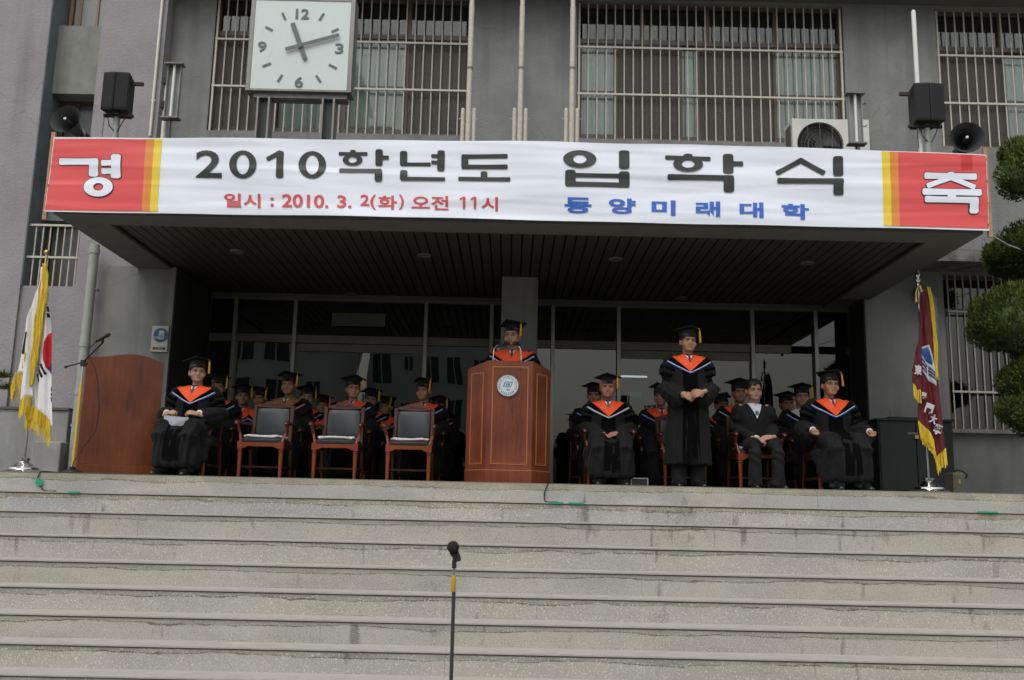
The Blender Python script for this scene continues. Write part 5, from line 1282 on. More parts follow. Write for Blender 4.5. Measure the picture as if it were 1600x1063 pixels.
# standing man
yC = .45; xC = X(1075, yC, 620); sC = sc_for(514, 1075, yC, 1.755)
person(person_geo('stand', 'clasp', R(6), R(3), seed=13), xC, yC, R(2), 'standing gowned man with orange hood and hands clasped in front of him', FR, sC, skin=0, tie='tie2')
chair(X(1062, 1.1), 1.1, R(3), 'carved wooden armchair left empty behind the standing man', cushion=('white towelling cushion on the chair behind the standing man', 1))
# suited man
yD = .85; xD = X(1177, yD, 640); sD = sc_for(592, 1177, yD, 1.30)
person(person_geo('sit', 'knee', R(4), R(2), gown=False, seed=14, hair='full'), xD, yD, R(3), 'bareheaded seated man in a dark suit and blue tie, hands clasped between his knees', FR, sD, skin=3, cap=False, gown='suit', tie='tie3', glasses=True)
chair(xD+.0, yD+.02, R(3), 'carved wooden armchair of the man in the dark suit', cushion=('white towelling cushion under the man in the dark suit', 1))
# far right man
yE = .72; xE = X(1296, yE, 620); sE = sc_for(582, 1294, yE, 1.30)
person(person_geo('sit', 'rest', R(3), R(2), seed=15, sh=1.08), xE, yE, R(4), 'seated gowned man resting his fists on the armrests, far right of the front row', FR, sE, skin=0, glasses=True, trousers='jeans')
chair(xE, yE+.02, R(4), 'carved wooden armchair at the far right, with fists on its armrests')
# speaker at the lectern
yF = .90; xF = X(801, yF, 540); sF = sc_for(505, 801, yF, 1.755)
person(person_geo('stand', 'podium', R(-14), R(2), seed=16, wide=1.08, vox=.007, hw=1.42), xF, yF, R(-4), 'smiling gowned speaker with an orange hood standing behind the tall wooden lectern', FR, sF, skin=3, glasses=True, hair='hairg')
# empty chairs
for px, lab, cl_ in ((416, 'leftmost of the three empty armchairs, beside the man holding papers', 'white towelling cushion on the leftmost empty chair'), (530, 'middle one of the three empty armchairs', 'thick white towelling cushion on the middle empty chair'), (643, 'empty armchair nearest the tall lectern', 'thin white towelling cushion on the empty chair nearest the lectern')):
    chair(X(px, .72, 700)-.01, .75, 0, lab, cushion=(cl_, 1))

# ================================================================== LECTERNS
# tall central lectern with canted sides
yP = .28; pA, pB, pC, pD = P(726,757,yP+.25).x, P(758,757,yP).x, P(830,757,yP).x, P(858,757,yP+.25).x; zt_ = 1.262
lec = empty('lectern', ((pB+pC)/2, yP, 0), 'tall reddish wooden lectern with canted sides and a round white seal', 'lectern'); lo_ = Vector(lec.location)
prof = [(pA,yP+.24),(pB,yP),(pC,yP),(pD,yP+.24),(pD,yP+.42),(pA,yP+.42)]
def prism_z(mb, pr, z0, z1, zs_=None, mi=None):
    k = len(pr); zt__ = zs_ or [z1]*k
    mb.add([(x,y,z0) for x,y in pr]+[(x,y,zt__[i]) for i,(x,y) in enumerate(pr)], [tuple(range(k-1,-1,-1)), tuple(range(k,2*k))]+[(i,(i+1)%k,(i+1)%k+k,i+k) for i in range(k)], mi)
def infl(pr, e):
    cx_ = sum(p[0] for p in pr)/len(pr); cy_ = sum(p[1] for p in pr)/len(pr)
    return [(cx_+(x-cx_)*(1+e/.4), cy_+(y-cy_)*(1+e/.3)) for x, y in pr]
mb = MB(); prism_z(mb, infl(prof, .006), 0, .13); cbuild(mb, 'plinth', M['wood'], lec, lo_, bevel=.003)
mb = MB(); prism_z(mb, prof, .13, 0, [zt_-.06, zt_, zt_, zt_-.06, zt_-.13, zt_-.13]); cbuild(mb, 'body', M['wood'], lec, lo_, bevel=.003)
mb = MB(); prism_z(mb, infl(prof, .003), .128, .136); cbuild(mb, 'inlay', M['trim'], lec, lo_)
def inlay_frame(a, b, z0, z1, m0, nm, z1b=None):
    """thin gold rectangle on a face from plan point a to plan point b"""
    a, b = Vector((*a, 0)), Vector((*b, 0)); d = (b-a).normalized(); n_ = Vector((d.y, -d.x, 0)); t = .009; L = (b-a).length
    mb = MB()
    def quad(u0, u1, v0, v1):
        p = lambda u, z, o: a+d*u+n_*o+Vector((0,0,z))
        vs = [p(u0,v0,0),p(u1,v0,0),p(u1,v1,0),p(u0,v1,0),p(u0,v0,.005),p(u1,v0,.005),p(u1,v1,.005),p(u0,v1,.005)]
        mb.add(vs, [(0,3,2,1),(4,5,6,7),(0,1,5,4),(1,2,6,5),(2,3,7,6),(3,0,4,7)])
    quad(m0, L-m0, z0, z0+t); quad(m0, L-m0, z1-t, z1); quad(m0, m0+t, z0+t, z1-t); quad(L-m0-t, L-m0, z0+t, z1-t)
    quad(m0+.016, L-m0-.016, z0+.017, z0+.020); quad(m0+.016, L-m0-.016, z1-.020, z1-.017)
    return cbuild(mb, nm, M['trim'], lec, lo_)
inlay_frame(prof[1], prof[2], .19, zt_-.06, .048, 'inlay'); inlay_frame(prof[0], prof[1], .19, zt_-.12, .065, 'inlay'); inlay_frame(prof[2], prof[3], .19, zt_-.12, .065, 'inlay')
sc_ = P(793.5, 603, yP-.01)-lo_
mb = MB(); mb.lathe([(.0005,-.012),(.108,-.012),(.112,-.008),(.112,-.0)], sc_, 40, axis='y'); seal = mb.build('seal', M['sealw'], lec); sy = sc_.y-.0135
mb = MB()
for r_, w_ in ((.107,.003),(.074,.003)): mb.rings([[(sc_.x+(r_+q)*math.cos(2*math.pi*i/40), sy, sc_.z+(r_+q)*math.sin(2*math.pi*i/40)) for i in range(40)] for q in (0, w_)], caps=False)
mb.build('seal_rings', M['sealb'], seal)
mb = MB(); ox_, oz_ = sc_.x, sc_.z+.012
mb.poly([(ox_-.052,oz_-.028),(ox_+.032,oz_-.028),(ox_+.052,oz_+.030),(ox_-.032,oz_+.030)], sy-.0012, sy, 0)
mb.poly([(ox_-.038,oz_-.021),(ox_+.026,oz_-.021),(ox_+.040,oz_+.020),(ox_-.024,oz_+.020)], sy-.0024, sy-.0013, 1)
mb.poly([(ox_-.006,oz_-.014),(ox_+.018,oz_-.014),(ox_+.026,oz_+.013),(ox_+.002,oz_+.013)], sy-.0036, sy-.0025, 0); mb.poly([(ox_-.026,oz_-.014),(ox_-.012,oz_-.014),(ox_-.004,oz_+.013),(ox_-.018,oz_+.013)], sy-.0036, sy-.0025, 0)
mb.build('seal_emblem', [M['sealb'], M['sealw']], seal)
text('seal_year', '1965', (sc_.x, sy-.001, sc_.z-.042), .03, M['sealb'], seal, bold=.001, fitw=.04, fith=.014)
def ring_text(txt, r_, a0_, a1_, flip, size):
    bm_ = bmesh.new()
    for i, ch in enumerate(txt):
        if ch == ' ': continue
        a_ = a0_+(a1_-a0_)*i/(len(txt)-1); me = text_mesh(ch, size, .0006, 1, 0); rot = (a_-math.pi/2) if not flip else (a_+math.pi/2)
        me.transform(Matrix.Translation((sc_.x+r_*math.cos(a_), sy-.001, sc_.z+r_*math.sin(a_))) @ Matrix.Rotation(-rot, 4, 'Y')); bm_.from_mesh(me); bpy.data.meshes.remove(me)
    me = bpy.data.meshes.new('seal_lettering'); bm_.to_mesh(me); bm_.free(); me.materials.append(M['sealb']); tag(link('seal_lettering', me, seal), kind='stuff')
ring_text('DONGYANG TECHNICAL COLLEGE', .091, R(205), R(-25), False, .017); ring_text('동양공업전문대학', .091, R(225), R(315), True, .017)
# gooseneck microphones on the lectern
for px0, px1, hy, lab in ((771.5, 790, 536.5, 'left'), (813.5, 808, 537, 'right')):
    b = P(px0, 563, yP+.16); h = P(px1, hy, yP+.10); k = P(px0, 546, yP+.16)
    root = empty('microphone', b, {'left': 'left chrome gooseneck microphone on top of the tall lectern', 'right': 'right chrome gooseneck microphone on top of the tall lectern'}[lab], 'microphone', 'gooseneck microphones on the lectern')
    mb = MB(); s = 1 if px1 > px0 else -1; top_ = Vector((h.x-s*.03, b.y, k.z+.045)); mb.tube([b+Vector((0,0,-.15)), b+Vector((-s*.005,0,.03)), k, Vector((b.x+s*.03,b.y,k.z+.045)), top_], .006, 8); mb.v = [v-b for v in mb.v]; mb.build('gooseneck', M['steel'], root, auto=True)
    mb = MB(); mb.tube([top_, h+Vector((s*.02,-.02,0))], [.011,.013], 10); mb.tube([h+Vector((s*.0,-.0,0)), h+Vector((s*.03,-.03,.0))], [.020,.022], 12, round_caps=True); mb.v = [v-b for v in mb.v]; mb.build('head', M['black'], root, auto=True)

# left lectern, seen from its plain veneer front, turned towards the middle of the yard
A_, B_ = P(118, 738, .45), P(242, 741, .79); zL = P(118, 557, .45).z; zR = P(242, 567, .79).z
wL = math.hypot(B_.x-A_.x, B_.y-A_.y)/2; l2 = empty('lectern', ((A_.x+B_.x)/2, (A_.y+B_.y)/2, 0), 'plain orange-brown wooden lectern with an arched top, below the plaque at left', 'lectern', rz=math.atan2(B_.y-A_.y, B_.x-A_.x))
def topc(t): return zL+(zR-zL)*t+.060*math.sin(math.pi*t)**1.3-.016*math.sin(2*math.pi*t)
n = 28; mb = MB(); pts = [(-wL+2*wL*t, topc(t)) for t in np.linspace(0, 1, n)]
mb.poly([(-wL,.11)]+[(wL,.11)]+pts[::-1], 0, .022); mb.build('front_panel', M['wood2'], l2, bevel=.002)
mb = MB(); mb.box((-wL-.003,-.006,0),(wL+.003,.03,.108)); mb.build('plinth', M['wood2'], l2, bevel=.003)
for x0_, x1_, zz_ in ((-wL,-wL+.02,zL-.01),(wL-.02,wL,zR-.01)):
    mb = MB(); mb.box((x0_,.031,0),(x1_,.42,zz_-.03)); mb.build('side_panel', M['wood2'], l2, bevel=.003)
mb = MB(); mb.box((-wL+.022,.03,zL-.22),(wL-.022,.42,zL-.20)); mb.build('desk_board', M['wood2'], l2)

# ================================================================== MICROPHONE STANDS
def mic_head(mb_body, mb_head, tip, tail, r_=.024):
    tip, tail = Vector(tip), Vector(tail); d = (tip-tail).normalized()
    mb_body.tube([tail, tip-d*.04], [.011,.017], 12, round_caps=False); mb_head.tube([tip-d*.035, tip-d*.02, tip], [.018,r_,r_*.96], 14, round_caps=True)
# boom stand by the left lectern
yS = .28; bx = P(113, 735, yS).x; root = empty('microphone_stand', (bx, yS, 0), 'boom microphone stand with a yellow lower tube at the left lectern', 'microphone stand', 'microphone stands'); o_ = Vector(root.location)
jz = P(127, 566, yS); jx = P(122, 600, yS); top_ = Vector((bx+.03, yS, jz.z))
mb = MB(); mb.tube([(bx,yS,.05),(bx,yS,P(118,598,yS).z)], .015, 10); cbuild(mb, 'lower_tube', M['gold'], root, o_, auto=True)
mb = MB(); mb.tube([(bx,yS,P(118,598,yS).z),(bx,yS,top_.z-.02)], .009, 10); cbuild(mb, 'upper_tube', M['steel'], root, o_, auto=True)
mb = MB(); mb.lathe([(.10,0),(.105,.01),(.09,.03),(.03,.045),(.03,.07)], (bx,yS,0), 20); cbuild(mb, 'base', M['black'], root, o_, auto=True)
e0 = P(101, 574, yS-.1); e1 = P(160, 536, yS-.05); mb = MB(); mb.tube([e0, (bx,yS,top_.z), e1], .0085, 8); mb.tube([e0, e0+(Vector((bx,yS,top_.z))-e0)*.12], .014, 8); mb.box((bx-.02,yS-.02,top_.z-.045),(bx+.02,yS+.02,top_.z+.02)); mb.tube([(bx,yS,top_.z-.02),(bx+.05,yS-.02,top_.z-.02)], .012, 8); cbuild(mb, 'boom', M['black'], root, o_, auto=True)
mb, m2 = MB(), MB(); mic_head(mb, m2, P(170, 523, yS-.12), P(150, 534, yS-.08), .021); m2.tube([e1, e1+Vector((-.0,0,.045))], .014, 8); m2.v = [v-o_ for v in m2.v]; m2.build('microphone_head', M['black'], root, auto=True); cbuild(mb, 'microphone_body', M['black'], root, o_, auto=True)
pts = [P(*q, yS-.03) for q in ((150,534),(140,545),(138,556),(148,575),(153,600),(155,640),(150,672),(130,700),(115,722),(112,733))]; mb = MB(); mb.tube(pts, .005, 6); cbuild(mb, 'cable', M['cable'], root, o_)
# stand in the foreground
yM = -5.5; bx = P(707, 880, yM).x; root = empty('microphone_stand', (bx-.06, yM, -2.05), 'microphone on a slim grey stand with a gold grip, alone in the foreground', 'microphone stand', 'microphone stands'); o_ = Vector(root.location)
def F(px, py, y=yM): return P(px, py, y)
ps = [F(709,888), F(707,960), F(704,1063)]
dirv = (ps[2]-ps[0]); foot = ps[0]+dirv*((-2.03-ps[0].z)/dirv.z)
grey_tube = mat('dark_grey_tube', (.07,.072,.078), .35, metal=.5)
mb = MB(); mb.tube([F(709,925), foot], .0078, 12); cbuild(mb, 'lower_tube', grey_tube, root, o_, auto=True)
mb = MB(); mb.tube([F(709.5,885), F(709,928)], .0062, 12); cbuild(mb, 'upper_tube', M['alu'], root, o_, auto=True)
mb = MB(); mb.tube([F(709,899), F(709,901), F(708.2,923), F(708.2,925)], [.0078,.0095,.0095,.0078], 14); cbuild(mb, 'grip_sleeve', mat('gold_grip', (.50,.30,.03), .4), root, o_, auto=True)
mb = MB(); mb.tube([F(709.5,876), F(709.8,888)], [.009,.0105], 12); mb.tube([F(711,866), F(710.5,880)], [.012,.008], 12); cbuild(mb, 'clip', M['black'], root, o_, auto=True)
mb = MB(); t_, q_ = F(708,855), F(714,876)+Vector((0,.12,0)); mb.tube([t_.lerp(q_,.1), q_], [.0165,.012], 16, round_caps=True); cbuild(mb, 'microphone_body', M['black'], root, o_, auto=True)
mb = MB(); mb.ell(t_, (.0255,.0255,.0255), 20, 12); cbuild(mb, 'windscreen', mat('foam_windscreen', (.018,.018,.02), .95, bump=.8, bscale=500), root, o_, auto=True)
mb = MB(); mb.tube([t_.lerp(q_,.20)+Vector((0,0,-.012)), t_.lerp(q_,.26)+Vector((0,0,-.014))], [.019,.018], 14); cbuild(mb, 'windscreen_ring', M['black'], root, o_, auto=True)
mb = MB(); mb.lathe([(.13,0),(.135,.012),(.12,.025),(.02,.04),(.015,.08)], (foot.x, foot.y, -2.05), 24); cbuild(mb, 'base', M['black'], root, o_, auto=True)

# ================================================================== FLAGS
def cloth_piece(pls, y, off, m_, name, parent, org, amp=.022, freq=46, ph=0.0, thick=.003, label=None, per=None):
    """outlines in photo px brought to the plane y; draped into vertical folds"""
    me = bpy.data.meshes.new(name); bm = bmesh.new()
    for pl in pls:
        vs = [bm.verts.new((P(*q, y).x, 0, P(*q, y).z)) for q in pl]; bm.faces.new(vs)
    bmesh.ops.triangulate(bm, faces=bm.faces[:]); cut_grid(bm, .018, .05); bmesh.ops.recalc_face_normals(bm, faces=bm.faces[:])
    for f in bm.faces:
        if f.normal.y > 0: f.normal_flip()
    for v in bm.verts:
        x, z = v.co.x-org[0], v.co.z; u = x+(z-1.2)*.06; off_ = off+.045
        v.co = Vector((v.co.x, y+amp*math.sin(u*freq+ph)+amp*.4*math.sin(u*freq*2.3+1+z*2)-off_, v.co.z))-org
    bmesh.ops.solidify(bm, geom=bm.faces[:], thickness=thick)
    bm.to_mesh(me); bm.free(); me.materials.append(m_); me.polygons.foreach_set('use_smooth', [True]*len(me.polygons))
    o = link(name, me, parent)
    if label: o['label'] = label
    return o
def fringe(line, px_len, y, off, parent, org, slant=0, n=None):
    """hanging gold threads along a line of photo points"""
    pts = [P(*q, y) for q in line]; mb = MB(); L = sum((pts[i+1]-pts[i]).length for i in range(len(pts)-1)); n = n or int(L/.008); k = px_len*.0066
    for i in range(n):
        t = i/n*(len(pts)-1); a_ = pts[int(t)].lerp(pts[min(int(t)+1, len(pts)-1)], t-int(t)); x = a_.x-org[0]; u = x+(a_.z-1.2)*.06
        yy = y+.022*math.sin(u*46)-off-.045+random.uniform(-.006,.006); ll = k*random.uniform(.85,1.1); w_ = .0052
        mb.add([(a_.x-w_,yy,a_.z+.006),(a_.x+w_,yy,a_.z+.006),(a_.x+w_*.6+slant*ll,yy-.004,a_.z-ll),(a_.x-w_*.6+slant*ll,yy-.004,a_.z-ll),(a_.x,yy+.006,a_.z+.006),(a_.x+slant*ll,yy+.004,a_.z-ll)], [(0,3,2,1),(0,4,5,3),(1,2,5,4)])
    mb.v = [v-org for v in mb.v]; o = mb.build('fringe', M['fringe'], parent); o['kind'] = 'stuff'; return o
def flag_stand(px, y, top_py, label, finial, px_top, m_pole):
    b = P(px, 735 if px < 800 else 770, y); t_ = P(px_top, top_py, y)
    root = empty('flag', (b.x, y, 0), label, 'flag'); H_ = t_.z
    mb = MB(); mb.lathe([(.178,0),(.180,.012),(.165,.022),(.135,.035),(.132,.05),(.105,.062),(.080,.085),(.055,.10),(.045,.115),(.040,.125),(.052,.128),(.052,.145),(.022,.150)], (0,0,0), 36); mb.v = [Vector((v.x*1.1,v.y*1.1,v.z)) for v in mb.v]; mb.build('base', M['steel'], root, auto=True)
    mb = MB(); mb.tube([(0,0,.145),(0,0,H_-.02)], .0125, 12); mb.build('pole', m_pole, root, auto=True)
    return root, H_
CL = lambda pts: [(x/2.657, 380+y/2.657) for x, y in pts]
fy = .30; fl, H_ = flag_stand(36, fy, 395, 'white national flag with red and blue disc and gold fringe on a pole at left', 'ball', 74, M['steel'])
fo = Vector(fl.location)
mb = MB(); mb.ell((0,0,H_), (.032,.032,.032), 18, 12); mb.build('finial', M['brass'], fl, auto=True)
FX = fo.x
mb = MB(); c = P(75, 405, fy)-fo; mb.tube([(0,-.01,c.z+.02),(.012,-.03,c.z-.03),(.02,-.035,c.z-.08)], .007, 6); mb.build('cord', M['fringe'], fl)
cloth_piece([CL([(200,112),(210,200),(214,260),(218,420),(222,560),(226,700),(228,770),(190,718),(150,688),(148,600),(152,480),(165,350),(182,220)])], fy, .000, M['fwhite'], 'cloth', fl, fo)
cloth_piece([CL([(188,108),(202,112),(192,200),(180,280),(168,350),(158,440),(150,520),(150,600),(148,642),(120,648),(100,660),(104,600),(112,545),(84,550),(92,505),(104,450),(118,370),(140,290),(165,200)])], fy, .035, M['fwhite'], 'cloth_fold', fl, fo, ph=.8)
cloth_piece([CL([(220,370),(208,382),(196,415),(190,455),(192,490),(200,518),(212,535),(223,545)])], fy, .006, M['fred'], 'red_disc', fl, fo)
cloth_piece([CL([(208,520),(222,498),(224,546),(214,540)])], fy, .009, M['fblue'], 'blue_disc', fl, fo)
for q in ([(176,506),(184,504),(203,545),(196,551)],[(166,522),(173,518),(190,556),(183,563)],[(157,548),(163,541),(176,572),(168,583)],[(221,600),(224,600),(225,618),(221,618)],[(221,624),(225,624),(225.5,638),(221.5,638)],[(221,643),(225,643),(226,660),(222,660)],[(207,268),(211,268),(213,290),(208,290)],[(206,296),(213,296),(214,312),(207,312)]):
    cloth_piece([CL(q)], fy, .0065, M['fblack'], 'black_bar', fl, fo)
cloth_piece([CL([(121,374),(134,377),(118,466),(104,463)])], fy, .042, M['fblack'], 'black_bar', fl, fo, ph=.8)
cloth_piece([CL([(197,95),(212,98),(222,150),(217,210),(209,262),(197,330),(188,420),(178,480),(164,545),(153,604),(142,602),(144,520),(151,440),(160,360),(168,300),(178,230),(187,170),(191,130)])], fy, .060, M['fringe'], 'gold_edge', fl, fo, amp=.012, freq=200, thick=.012)
cloth_piece([CL([(112,462),(130,460),(126,490),(116,522),(106,524)])], fy, .050, M['fringe'], 'gold_edge', fl, fo, thick=.01)
fringe(CL([(84,545),(112,538)]), 44, fy, .045, fl, fo, -.06); fringe(CL([(80,560),(66,610)]), 22, fy, .045, fl, fo, .2)
fringe(CL([(99,655),(120,645),(148,638)]), 29, fy, .045, fl, fo); fringe(CL([(126,690),(150,683),(190,714),(228,768)]), 33, fy, .02, fl, fo, .05)
fringe(CL([(128,684),(150,680),(190,708),(227,760)]), 20, fy, .028, fl, fo, .05)

CR = lambda pts: [(1356+x/2.725, 400+y/2.725) for x, y in pts]
fy2 = .30; fr, H_ = flag_stand(1452, fy2, 438, 'maroon college flag with gold fringe and silver lettering, draped on a pole at right', 'spear', 1446, M['steel']); ro = Vector(fr.location)
mb = MB(); mb.lathe([(.014,-.03),(.030,-.015),(.032,0),(.014,.012),(.016,.02),(.030,.05),(.024,.07),(.010,.115),(.0015,.14)], (0,0,H_), 16); mb.build('finial', M['steel'], fr, auto=True)
mb = MB(); mb.tube([(0,-.01,H_-.03),(.012,-.02,H_-.06),(-.03,-.03,H_-.10),(-.045,-.035,H_-.17)], .010, 8); mb.tube([(-.045,-.035,H_-.17),(-.048,-.035,H_-.25)], [.010,.018], 8); mb.tube([(.0,-.03,H_-.07),(.02,-.03,H_-.14)], .016, 8); mb.build('gold_tassel', M['brass'], fr, auto=True)
cloth_piece([CR([(220,160),(248,150),(272,240),(280,330),(286,440),(288,560),(298,660),(312,760),(320,822),(285,865),(270,800),(240,752),(210,714),(207,650),(213,600),(213,580),(212,500),(210,420),(212,320),(216,230)])], fy2, .0, M['maroon'], 'cloth', fr, ro)
cloth_piece([CR([(217,165),(226,163),(224,320),(216,430),(214,520),(214,580),(176,556),(180,490),(190,420),(205,300)])], fy2, .034, M['maroon'], 'cloth_fold', fr, ro, ph=.8)
cloth_piece([CR([(238,138),(252,140),(266,180),(274,250),(279,340),(285,440),(287,532),(276,530),(271,440),(264,350),(258,260),(248,200)])], fy2, .030, M['fringe'], 'gold_edge', fr, ro, amp=.012, freq=200, thick=.012)
cloth_piece([CR([(212,393),(250,382),(262,418),(272,470),(280,520),(281,558),(256,536),(226,500),(210,455)])], fy2, .0055, M['silver'], 'emblem', fr, ro)
cloth_piece([CR([(216,402),(246,392),(252,408),(234,412),(240,428),(256,424),(264,455),(262,470),(244,452),(222,428)])], fy2, .009, M['eblue'], 'emblem_stripe', fr, ro)
for k in range(3):
    d = k*19; cloth_piece([CR([(213,428+d),(220,436+d*.98),(250,470+d*.7),(276,500+d*.66),(277,509+d*.66),(250,480+d*.7),(214,440+d)])], fy2, .009, M['eblue' if k != 1 else 'edark'], 'emblem_stripe', fr, ro)
def ftext(ch, cx_, cy_, h_, ang, off):
    p = P(*CR([(cx_, cy_)])[0], fy2); k = h_/2.725*.0067; u = p.x-ro.x+(p.z-1.2)*.06
    yy = fy2+.022*math.sin(u*46)-off-.045; o = text('silver_character', ch, Vector((p.x, yy, p.z))-ro, .1, M['silver'], fr, bold=.004, fitw=k*.75, fith=k, ry=R(ang), ext=.004); return o
ftext('東', 197, 492, 42, 8, .075); ftext('門', 243, 655, 44, 22, .040); ftext('大', 266, 698, 40, 22, .045); ftext('學', 285, 742, 44, 22, .040); ftext('專', 221, 600, 30, 15, .045)
fringe(CR([(176,552),(195,565),(213,578)]), 21, fy2, .045, fr, ro); fringe(CR([(209,710),(240,750),(270,798),(286,862)]), 29, fy2, .01, fr, ro, .08); fringe(CR([(209,706),(240,744),(270,790)]), 24, fy2, .022, fr, ro, .08)
fringe(CR([(284,862),(320,820)]), 24, fy2, .01, fr, ro, .05)

# ================================================================== THINGS BY THE RIGHT WALL
yK = 1.55; a, b = P(1376, 765, yK), P(1487, 656, yK); cab = empty('cabinet', ((a.x+b.x)/2, yK, 0), 'dark green-black two-door cabinet behind the maroon flag', 'cabinet'); w_ = (b.x-a.x)/2; h_ = b.z
mb = MB(); mb.box((-w_,0,0),(w_,.5,h_-.03)); mb.build('carcass', M['cabinet'], cab, bevel=.004)
mb = MB(); mb.box((-w_-.02,-.02,h_-.028),(w_+.02,.52,h_)); mb.build('top_board', M['cabinet'], cab, bevel=.004)
for s in (-1, 1):
    mb = MB(); mb.box((s*.005 if s > 0 else -w_+.015,-.018,.05),(w_-.015 if s > 0 else -.005,-.001,h_-.05)); mb.build('door', M['cabinet'], cab, bevel=.003)
mb = MB(); mb.tube([(-.02,-.03,h_*.78),(.0,-.035,h_*.80),(.02,-.03,h_*.78)], .004, 6); mb.box((-.022,-.04,h_*.78-.04),(.022,-.022,h_*.78)); mb.build('padlock', M['brass'], cab)
mb = MB(); mb.box((-.10,-.024,h_*.78+.01),(.02,-.019,h_*.78+.035)); mb.build('hasp', M['alud'], cab)
a2 = P(1345, 765, 1.75).x; c2 = empty('equipment_case', ((a2+a.x)/2-.01, 1.75, 0), 'black equipment case standing between the cabinet and the seated people', 'case'); ww = (a.x-a2)/2-.012; hh = P(1360, 657, 1.75).z
mb = MB(); mb.box((-ww,0,0),(ww,.45,hh)); mb.build('shell', M['black'], c2, bevel=.01)
mb = MB(); mb.box((-ww-.003,-.006,hh*.5),(ww+.003,.0,hh*.5+.02)); mb.box((-ww-.004,-.006,.0),(-ww+.015,0,hh)); mb.build('edging', M['rust'], c2)
ant = empty('wireless_receiver', (P(1392,650,1.7).x+.05, 1.7, h_), 'small black box with two thin aerials on top of the cabinet', 'receiver')
mb = MB(); mb.box((-.06,0,.001),(.40,.2,.035)); mb.build('housing', M['black'], ant)
for x_ in (-.05, .39): mb = MB(); mb.tube([(x_,.02,.035),(x_,.02,.12)], .003, 5); mb.build('aerial', M['black'], ant)
a, b = P(1491, 769, 1.0), P(1506, 739, 1.0); bx_ = empty('metal_case', ((a.x+b.x)/2, 1.0, 0), 'small olive-grey metal case with black strap beside the base of the maroon flag', 'case'); w_ = (b.x-a.x)/2; h_ = b.z
khaki = mat('olive_grey_metal', (.17,.165,.12), .6, var=.15, vscale=20)
mb = MB(); mb.box((-w_,0,0),(w_,.22,h_)); mb.build('shell', khaki, bx_, bevel=.006)
mb = MB(); mb.box((-w_+.012,-.006,.02),(w_-.012,-.0005,h_-.02)); mb.build('lid', mat('olive_grey_metal_dark', (.10,.10,.075), .6), bx_, bevel=.002)
mb = MB(); mb.box((-.012,-.014,h_*.5),(.012,-.0065,h_*.5+.05)); mb.build('latch', M['brass'], bx_)
mb = MB(); mb.tube([(-w_*.6,.05,h_),(0,.03,h_+.03),(w_*.9,.03,h_+.02),(w_+.05,.03,h_-.02),(w_+.04,.05,h_-.06)], .009, 6); mb.build('strap', M['black'], bx_)
a, b = P(986, 763, 1.0), P(1013, 748, 1.0); ms = empty('floor_monitor', ((a.x+b.x)/2, 1.0, 0), 'small white-framed box with a dark front on the floor right of the plump man', 'box'); w_ = (b.x-a.x)/2; h_ = max(.11, b.z)
mb = MB(); mb.box((-w_,0,0),(w_,.12,.012)); mb.box((-w_,0,h_-.012),(w_,.12,h_)); mb.box((-w_,0,.012),(-w_+.01,.12,h_-.012)); mb.box((w_-.01,0,.012),(w_,.12,h_-.012)); mb.build('frame', M['white'], ms)
mb = MB(); mb.box((-w_+.01,.012,.012),(w_-.01,.02,h_-.012)); mb.build('front', mat('grey_dark_front', (.06,.065,.07), .4), ms)

# cables and tape on the steps
def cable(pts, label, r_=.006):
    pts = [Vector(p) for p in pts]; o = empty('x', pts[0]); bpy.data.objects.remove(o); mb = MB(); org = pts[0]
    fine = []
    for i in range(len(pts)-1):
        p0, p1, p2, p3 = pts[max(i-1,0)], pts[i], pts[i+1], pts[min(i+2,len(pts)-1)]
        for t in (0,.25,.5,.75): fine.append(.5*((2*p1)+(p2-p0)*t+(2*p0-5*p1+4*p2-p3)*t*t+(3*p1-p0-3*p2+p3)*t**3))
    fine.append(pts[-1]); mb.tube(fine, r_, 6); mb.v = [v-org for v in mb.v]; o = mb.build('cable', M['cable'], smooth=True); o.location = org; return tag(o, label, 'cable')
def px0(x, y=0.0, yy=760): return P(x, yy, y).x
cable([(px0(112,.55),.50,.008),(px0(96,.3),.2,.008),(px0(70,.1),.03,.008),(px0(60),-.012,-.02),(px0(58),-.012,-.09),(px0(66),-.012,-.15),(px0(76),-.05,-.181),(px0(100),-.16,-.181)], 'black cable dropping over the top step edge near the white flag')
cable([(px0(240,.4),.42,.008),(px0(180,.2),.20,.008),(px0(120,.2),.16,.008),(px0(66,.2),.12,.008)], 'black cable lying along the porch edge in front of the left wooden lectern')
cable([(px0(856,.4),.45,.008),(px0(857,.05),.06,.008),(px0(855),-.012,-.02),(px0(851),-.012,-.09),(px0(851),-.014,-.15),(px0(854),-.06,-.181),(px0(870),-.2,-.181)], 'black cable dropping over the top step edge right of the tall lectern')
def tape(p0, p1, y, z, label, h=.016):
    x0_, x1_ = P(p0, 790, y).x, P(p1, 790, y).x
    mb = MB(); mb.box((0,0,0),(x1_-x0_,.07,.002)); mb.box((0,-.004,-h),(x1_-x0_,-.001,.002)); o = mb.build('tape_strip', M['tape']); o.location = (x0_, y, z); tag(o, label, 'tape', 'green tape strips on the steps')
zt1 = ZS[1]+.002
tape(857, 880, -.317, zt1, 'green tape strip on the second step, nearest the hanging cable right of the lectern')
tape(888, 912, -.317, zt1, 'green tape strip on the second step, just right of its twin near the lectern')
tape(105, 122, -.317, zt1, 'green tape strip on the second step near the white flag')
tape(1527, 1558, -.317, zt1, 'long green tape strip on the second step below the maroon flag, far right', .014)
mb = MB(); mb.box((-.035,-.002,-.03),(.035,0,.03)); o = mb.build('tape_strip', M['tape']); o.location = (px0(62), -.020, -.095); o.rotation_euler = (0, R(20), 0); tag(o, 'square green tape patch holding the cable on the top riser at left', 'tape', 'green tape strips on the steps')

